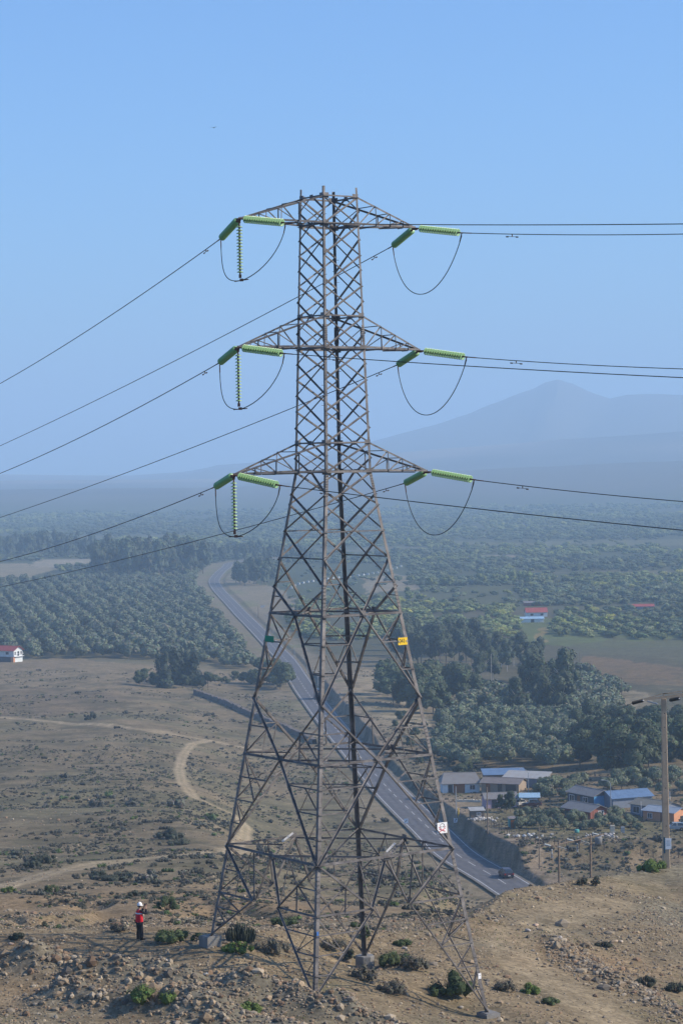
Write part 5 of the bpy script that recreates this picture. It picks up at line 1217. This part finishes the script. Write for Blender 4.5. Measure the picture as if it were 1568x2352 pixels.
# ------------------------------------------------------------------ vehicles
M['car_red']=mat('car_red',(.05,.016,.020),.3,.2,.05,3,spec=.6); M['car_dark']=mat('car_dark',(.025,.03,.045),.4,.2,.05,3); M['tyre']=mat('tyre',(.012,.012,.012),.9); M['tail']=mat('tail',(.35,.02,.02),.3); M['chrome']=mat('chrome',(.6,.6,.62),.25,.9); M['plate']=mat('plate',(.7,.7,.68),.6)
def car(p,yaw,paint,label,L_=4.1,W_=1.65,Hc=1.42):
    r_=empty('parked_car' if 'parked' in label else 'hatchback_car',p,yaw); tag(r_,label,'car')
    hx=L_/2
    prof_=[(-hx,.30),(-hx-.02,.62),(-hx+.06,.86),(-hx+.30,.92),(hx-1.35,.90),(hx-.25,.74),(hx,.58),(hx,.28)]
    def loft(mm,pr,w0,w1,z0,z1,mi=0):
        vs=[]; n=len(pr)
        for s in (-1,1):
            for x,z in pr:
                t=max(0,min(1,(z-z0)/(z1-z0))); vs.append((x,s*(w0+(w1-w0)*t)/2,z))
        fs=[tuple(range(n))[::1],tuple(range(2*n-1,n-1,-1))]+[(i,n+i,n+(i+1)%n,(i+1)%n) for i in range(n)]
        mm.add(vs,fs,mi)
    m=MB(); loft(m,prof_,W_,W_*.96,.3,.9); o=m.build('body',paint,r_); b=o.modifiers.new('b','BEVEL'); b.width=.07; b.segments=3
    cab=[(-hx+.10,.88),(-hx+.42,1.36),(-hx+.75,Hc),(-.10,Hc),(.35,Hc-.06),(hx-1.20,.88)]
    m=MB(); loft(m,cab,W_*.95,W_*.74,.88,Hc); o=m.build('cabin_glass',M['pane'],r_); b=o.modifiers.new('b','BEVEL'); b.width=.04; b.segments=2
    m=MB(); m.box((-.35,0,Hc+.005),(1.55,W_*.73,.05))
    for s in (-1,1):
        for x0,z0,x1,z1 in ((-hx+.08,.9,-hx+.62,Hc),(-.35,.9,-.35,Hc),(hx-1.18,.9,.12,Hc)): m.tube([(x0,s*W_*.475,z0),(x1,s*W_*.372,z1)],.045,5)
    m.build('roof',paint,r_)
    for s in (-1,1):
        for x in (-hx+.75,hx-.80):
            m=MB(); Mx=Matrix.Translation((x,s*(W_/2-.10),.30))@Matrix.Rotation(math.pi/2,4,'X'); m.lathe([(.17,.11),(.29,.10),(.31,.06),(.31,-.06),(.29,-.10),(.17,-.11)],18,Mx); w_=m.build('wheel',M['tyre'],r_,smooth=True)
            m=MB(); m.lathe([(0,.09),(.16,.10),(.18,.09),(.18,-.09),(.16,-.10),(0,-.09)],12,Mx); m.build('rim',M['chrome'],w_)
        m=MB(); m.box((-hx-.01,s*W_*.40,.76),(.07,.20,.20)); m.build('tail_light',M['tail'],r_)
        m=MB(); m.box((hx-.07,s*W_*.36,.60),(.14,.30,.13)); m.build('headlight',M['chrome'],r_)
        m=MB(); m.box((.55,s*(W_/2+.08),.92),(.12,.16,.12)); m.build('mirror',paint,r_)
    m=MB(); m.box((-hx-.04,0,.42),(.10,W_*.95,.20)); m.build('bumper',M['car_dark'],r_)
    m=MB(); m.box((-hx-.10,0,.52),(.015,.40,.12)); m.build('number_plate',M['plate'],r_)
    return r_
cx_,cy_=on_road(1176,2021); i_=int(np.argmin(np.hypot(RC[:,0]-cx_,RC[:,1]-cy_))); tv=RC[i_+2]-RC[i_-2]; ang=math.atan2(tv[1],tv[0]); nn=np.array([tv[1],-tv[0]])/np.hypot(*tv)
c2=RC[i_]+nn*1.75; car((c2[0],c2[1],rz(c2[1])+.06),ang,M['car_red'],'dark red hatchback driving away up the road in the shade of the cutting')
p=gp(1188,1856); car((p.x,p.y,p.z),R(200),M['white'],'white parked car beside the pink cottage',3.6,1.5,1.35)
p=gp(1222,1857); car((p.x,p.y,p.z),R(185),M['car_red'],'dark red parked car under the pale blue carport',3.6,1.6,1.45)
p=gp(1552,1901); car((p.x-.5,p.y-4,p.z),R(175),M['galv'],'grey parked car in front of the orange house',3.8,1.6,1.35)
tx,ty=on_road(717,1608); i_=int(np.argmin(np.hypot(RC[:,0]-tx,RC[:,1]-ty))); tv=RC[i_+2]-RC[i_-2]; ang=math.atan2(tv[1],tv[0]); nn=np.array([tv[1],-tv[0]])/np.hypot(*tv); c2=RC[i_]+nn*1.8
r_=empty('lorry',(c2[0],c2[1],rz(c2[1])+.06),ang); tag(r_,'dark boxy lorry driving away on the road behind the front pylon leg','lorry')
m=MB(); m.box((-.9,0,1.95),(5.4,2.35,2.5)); m.build('cargo_box',M['car_dark'],r_); m=MB(); m.box((2.7,0,1.45),(1.6,2.2,1.9),taper=.9); m.build('cab',M['car_dark'],r_); m=MB(); m.box((-.2,0,.62),(7.0,1.0,.2)); m.build('chassis',M['black'],r_)
for s in (-1,1):
    for x in (-2.4,2.5):
        m=MB(); m.lathe([(0,.14),(.44,.14),(.46,.0),(.44,-.14),(0,-.14)],14,Matrix.Translation((x,s*1.0,.46))@Matrix.Rotation(math.pi/2,4,'X')); m.build('wheel',M['tyre'],r_)
    m=MB(); m.box((-3.64,s*.95,.85),(.05,.25,.18)); m.build('tail_light',M['tail'],r_)
# ------------------------------------------------------------------ stacked pipes, white trailers, yard things
for i in range(8):
    p=gp(1443+i*6.1,1640+i*.4); o=MB(); o.lathe([(.0,-.9),(.42,-.9),(.42,.9),(.34,.9),(.34,-.85)],14,Matrix.Rotation(R(72),4,'X')); q=o.build('concrete_pipe',mat('pipe_blue',(.16,.20,.25),.7,0,.1,3) if i==0 else bpy.data.materials['pipe_blue'],smooth=True); q.location=p+Vector((0,0,.42)); q.rotation_euler=(0,0,R(-30)); tag(q,'blue-grey concrete pipe lying in the row on the pale dirt yard','pipe','concrete pipes in a row')
m=MB(); m.box((0,0,.6),(9,2.2,1.2)); m.box((0,0,1.25),(9.2,2.4,.08)); o=m.build('pipe_rack',mat('rack',(.10,.13,.17),.8,0,.15,2)); o.location=gp(1428,1651); o.rotation_euler=(0,0,R(-8)); tag(o,'long dark rack in front of the row of concrete pipes','rack')
M['bale']=mat('bale',(.33,.36,.36),.8,0,.15,2)
curve=[(669,1352),(677,1347),(686,1343),(696,1340.5),(707,1338.5),(718,1336.5),(729,1334.5),(740,1333),(752,1331.5),(764,1330),(777,1328.6),(790,1327.4),(802,1326.2),(812,1325),(823,1323.6),(834,1322),(845,1320.5),(856,1318.6),(867,1316.8),(878,1314.6),(889,1312),(900,1309),(910,1306),(920,1302.5)]
for i,(px,py) in enumerate(curve):
    p=gp(px,py); a=math.atan2((gp(*curve[min(i+1,23)])-gp(*curve[max(i-1,0)])).y,(gp(*curve[min(i+1,23)])-gp(*curve[max(i-1,0)])).x)
    m=MB(); m.box((0,0,.6),(2.6,1.5,1.2),taper=.8); o=m.build('covered_bale',M['bale']); o.location=p; o.rotation_euler=(0,0,a+random.uniform(-.15,.15)); tag(o,'white covered bale in the long curving row beyond the road','bale','white bales in the curving row')
def barrel(px,py,mt,label,r0=.3,h0=.9):
    m=MB(); m.lathe([(0,h0),(r0*.95,h0),(r0,h0*.95),(r0,h0*.66),(r0*1.05,h0*.64),(r0,h0*.62),(r0,h0*.34),(r0*1.05,h0*.32),(r0,h0*.30),(r0,0),(0,0)],14); o=m.build('barrel',mt,smooth=True); o.location=gp(px,py); tag(o,label,'barrel')
barrel(1334,1908,M['blue_paint'],'upright blue barrel in front of the small olives'); barrel(1327,1918,WM['teal'],'lower blue-green tub beside the blue barrel',.4,.6)
def crate(px,py,w_,h_,mt,label):
    m=MB(); m.box((0,0,h_/2),(w_,w_*.8,h_)); 
    for z in (.15,.5,.85): m.box((0,0,h_*z),(w_+.05,w_*.8+.05,.07))
    o=m.build('beehive_box',mt); o.location=gp(px,py); tag(o,label,'box')
crate(1409.5,1917,.75,1.3,WM['cream'],'cream and white upright box on the terrace below the slate grey house'); crate(1433,1916,.6,1.0,M['galv'],'small grey box right of the cream box')
def rubble(px,py,n,w_,label,col,name):
    p=gp(px,py); g=np.random.default_rng(int(px)); 
    P=np.column_stack([g.normal(0,w_/2.5,n),g.normal(0,w_/3,n),np.abs(g.normal(0,.15,n))+.05])
    V,Fc,C=merge(rt,P,g.uniform(.15,.45,n),g.uniform(0,6,n),np.array(col)*g.uniform(.6,1.2,(n,1))); o=np_mesh(name,V,Fc,M['stone'],C); o.location=p; tag(o,label,'rubble heap',kind='stuff')
rubble(1102,1888,40,3.5,'pale rubble heap right behind the plank shack',(.5,.47,.43),'rubble_heap'); rubble(1385,1925,30,4,'low rubble heap on the bank above the two-pole frame',(.42,.40,.38),'rubble_heap'); rubble(1560,1905,30,3,'dark scrap heap beside the orange house',(.2,.2,.21),'rubble_heap')
rubble(1222,1927,24,4,'flat heap of pale slabs in the middle of the yard',(.5,.5,.48),'rubble_heap')
# water tank of the two-pole frame yard and strips for the slope bank and kerb
m=MB(); m.lathe([(0,1.3),(.5,1.25),(.6,1.1),(.6,0),(0,0)],14); o=m.build('water_tank',M['concrete'],smooth=True); o.location=gp(1377,1948); tag(o,'squat pale tank on the crest of the bank above the two-pole frame','tank')
def wall_strip(pts,h,w_,label,name,mt,cat='wall'):
    P=[]; 
    for a,b in zip(pts[:-1],pts[1:]):
        A,Bq=gp(*a),gp(*b)
        for t in np.linspace(0,1,14,endpoint=False): P.append(A.lerp(Bq,t))
    P.append(gp(*pts[-1])); m=MB(); vs=[]; fs=[]
    for i,p in enumerate(P):
        t=(P[min(i+1,len(P)-1)]-P[max(i-1,0)]); t.z=0; t.normalize(); n=Vector((t.y,-t.x,0)); z=hz1(p.x,p.y); hh=h*random.uniform(.75,1.15)
        for s,zz in ((-1.25,-.4),(-.8,hh),(.8,hh*random.uniform(.9,1)),(1.25,-.4)): vs.append((p.x+n.x*s*w_/2+random.uniform(-.08,.08),p.y+n.y*s*w_/2,z+zz))
    for i in range(len(P)-1):
        for k_ in range(3): fs.append((i*4+k_,(i+1)*4+k_,(i+1)*4+k_+1,i*4+k_+1))
    m.add(vs,fs); o=m.build(name,mt); tag(o,label,cat); return o
M['dark_bank']=mat('dark_bank',(.15,.125,.105),.95,0,.35,.8,bump=.6,bscale=3)
wall_strip([(448,1596),(470,1603),(520,1622),(560,1640),(620,1665),(680,1690),(722,1712)],1.6,1.3,'dark bank running down the left slope toward the road','slope_bank',M['dark_bank'])  # raised strip added to stand in for the slope's dark ditch bank
wall_strip([(1050,1846),(1080,1846),(1105,1847)],.5,.3,'low white kerb wall in front of the white farmhouse','garden_wall',WM['cream'])
# ------------------------------------------------------------------ person
def skin(name,verts,edges,material,parent,sub=2):
    me=bpy.data.meshes.new(name); me.from_pydata([v[0] for v in verts],edges,[]); me.materials.append(material)
    o=bpy.data.objects.new(name,me); COL.objects.link(o); o.parent=parent
    o.modifiers.new('skin','SKIN'); 
    if not me.skin_vertices: me.skin_vertices.new(name='')
    for i,v in enumerate(verts): me.skin_vertices[0].data[i].radius=(v[1],v[2] if len(v)>2 else v[1]); 
    me.skin_vertices[0].data[0].use_root=True
    s=o.modifiers.new('sub','SUBSURF'); s.levels=sub; s.render_levels=sub
    for p_ in me.polygons: p_.use_smooth=True
    return o
pp=gp(317.5,2168); PER=empty('person',pp,R(30)); tag(PER,'person in a white hard hat and red vest taking a picture with raised hands','person')
# local frame: +X forward, +Y to the person's left
M['skin_']=mat('skin_tone',(.42,.24,.17),.6); M['dark_cloth']=mat('dark_cloth',(.012,.013,.018),.9,0,.2,20); M['vest']=mat('vest_red',(.62,.012,.025),.75,0,.12,18); M['reflect']=mat('reflective_band',(.62,.66,.70),.4)
HIP=.90
body=skin('body',[((0,0,.93),.10,.13),((0,0,1.15),.10,.14),((0,0,1.34),.11,.15),((.02,0,1.47),.05),((.035,0,1.55),.065),((.045,0,1.64),.085,.075),((.04,0,1.70),.06),
   ((.0,.17,1.40),.055),((.24,.24,1.27),.045),((.30,.11,1.50),.036),((.33,.06,1.60),.030),
   ((.0,-.17,1.40),.055),((.24,-.27,1.27),.045),((.30,-.13,1.50),.036),((.33,-.07,1.60),.030),
   ((.0,.09,.88),.085),((.03,.11,.50),.058),((-.01,.13,.10),.045),((.14,.14,.04),.035),
   ((.0,-.09,.88),.085),((.04,-.12,.50),.058),((.03,-.15,.10),.045),((.18,-.16,.04),.035)],
   [(0,1),(1,2),(2,3),(3,4),(4,5),(5,6),(2,7),(7,8),(8,9),(9,10),(2,11),(11,12),(12,13),(13,14),(0,15),(15,16),(16,17),(17,18),(0,19),(19,20),(20,21),(21,22)],M['skin_'],PER)
m=MB()                                                   # nose, ears, fingers and thumbs, grown into the body's surface
m.tube([(.11,0,1.63),(.14,0,1.605)],[.012,.016],6); m.tube([(.115,-.02,1.575),(.115,.02,1.575)],.008,5)
for s in (-1,1): m.tube([(.04,s*.075,1.635),(.03,s*.088,1.605)],[.018,.014],6); m.tube([(.112,s*.03,1.64),(.122,s*.03,1.64)],.010,6)
for s in (-1,1):
    b=Vector((.335,s*.065,1.61))
    for j,(l_,dz) in enumerate(((.060,.030),(.070,.012),(.066,-.006),(.050,-.022))):
        a=b+Vector((.005,0,.03+dz)); m.tube([a,a+Vector((.028,-s*.012,.006)),a+Vector((.030,-s*(.012+l_*.5),.002)),a+Vector((.018,-s*(.012+l_*.8),0))],[.0095,.009,.0085,.0075],6)
    m.tube([b+Vector((-.01,-s*.005,.0)),b+Vector((.0,-s*.035,-.005)),b+Vector((.0,-s*.055,.012))],[.011,.010,.009],6)
    m.tube([b+Vector((0,0,-.02)),b+Vector((.005,0,.035))],[.03,.036],8)
hd=m.build('hand',M['skin_'],PER,True); 
skin('jacket',[((-.005,0,.92),.125,.165),((0,0,1.15),.13,.17),((0,0,1.36),.13,.185),((.02,0,1.45),.07),((.0,.19,1.40),.075),((.24,.25,1.26),.066),((.295,.12,1.48),.052),((.0,-.19,1.40),.075),((.24,-.28,1.26),.066),((.295,-.14,1.48),.052)],
   [(0,1),(1,2),(2,3),(2,4),(4,5),(5,6),(2,7),(7,8),(8,9)],M['dark_cloth'],PER)
m=MB(); n_=22; prf=[(.86,.165,.225),(.89,.172,.235),(1.10,.160,.220),(1.25,.160,.230),(1.36,.145,.225),(1.43,.100,.155),(1.455,.06,.08)]
vs=[(.005+rx*math.cos(2*math.pi*k_/n_),ry*math.sin(2*math.pi*k_/n_),z) for z,rx,ry in prf for k_ in range(n_)]
m.add(vs,[(i*n_+k_,i*n_+(k_+1)%n_,(i+1)*n_+(k_+1)%n_,(i+1)*n_+k_) for i in range(len(prf)-1) for k_ in range(n_)]); m.build('vest',M['vest'],PER,True)
m=MB(); m.lathe([(.150,0),(.156,.012),(.156,.055),(.150,.065)],22,Matrix.Translation((.005,0,1.25))@Matrix.Scale(1.07,4,(1,0,0))@Matrix.Scale(1.49,4,(0,1,0))); m.build('reflective_band',M['reflect'],PER,True)
skin('trousers',[((0,0,.95),.16,.19),((.0,.105,.82),.135),((.03,.125,.50),.11),((-.01,.145,.05),.10),((.0,-.105,.82),.135),((.04,-.135,.50),.11),((.03,-.165,.05),.10)],[(0,1),(1,2),(2,3),(0,4),(4,5),(5,6)],M['dark_cloth'],PER)
for x,y in ((-.01,.135),(.03,-.155)):
    m=MB(); m.tube([(x-.07,y,.05),(x+.05,y,.06),(x+.20,y*1.05,.035)],[.05,.055,.038],8); m.build('boot',M['black'],PER,True)
m=MB(); hm=Matrix.Translation((.035,0,1.665)); m.lathe([(.0,.135),(.05,.128),(.09,.105),(.118,.06),(.126,.0),(.122,-.012)],20,hm); 
m.lathe([(.120,.0),(.150,-.008),(.150,-.016),(.118,-.010)],20,hm@Matrix.Translation((.028,0,0))); m.tube([(-.06,0,1.79-.035),(.0,0,1.803),(.07,0,1.803),(.13,0,1.75)],.014,5); m.build('hard_hat',M['white'],PER,True)
m=MB(); m.lathe([(.09,0),(.094,-.05),(.085,-.085)],14,Matrix.Translation((.015,0,1.665))); m.build('hair',M['black'],PER,True)
m=MB(); R30=Matrix.Rotation(R(30),4,'Z'); m.box((0,0,0),(.05,.13,.085)); m.lathe([(0,.07),(.035,.07),(.036,0),(0,0)],12,Matrix.Translation((.02,0,0))@Matrix.Rotation(math.pi/2,4,'Y')); m.box((-.005,0,.05),(.04,.05,.025))
o=m.build('camera_device',M['black']); o.location=pp+(R30@Vector((.335,0,1.655))); o.rotation_euler=(0,R(-8),R(30)); o.name='photo_camera'; tag(o,'small black photo camera held up at eye level by the standing person','camera')
# ------------------------------------------------------------------ bird
bp_=at(493,298.5,190); m=MB(); m.tube([(-.16,0,0),(-.05,0,.01),(.08,0,.0),(.17,0,-.01)],[.015,.05,.045,.012],6)
m.add([(-.05,.03,.02),(.07,.03,.02),(.06,.30,.10),(-.02,.55,.05),(-.07,.28,.09)],[(0,1,2,4),(4,2,3)]); m.add([(-.05,-.03,.02),(.07,-.03,.02),(.06,-.30,.10),(-.02,-.55,.07),(-.07,-.28,.09)],[(0,4,2,1),(4,3,2)])
o=m.build('bird',M['black']); o.location=bp_; o.rotation_euler=(0,R(8),R(70)); o.scale=(.62,)*3; tag(o,'tiny dark bird flying high in the empty sky','bird')
# ------------------------------------------------------------------ haze
def haze():
    m=bpy.data.materials.new('haze'); m.use_nodes=True; n=m.node_tree; n.nodes.clear()
    o=n.nodes.new('ShaderNodeOutputMaterial'); v=n.nodes.new('ShaderNodeVolumePrincipled')
    v.inputs['Color'].default_value=(.52,.75,1,1); v.inputs['Density'].default_value=2.0e-4; v.inputs['Anisotropy'].default_value=.0
    n.links.new(v.outputs[0],o.inputs['Volume'])
    b=MB(); b.box((0,12500,235),(46000,33000,645)); q=b.build('haze',m); tag(q,kind='stuff')
haze()
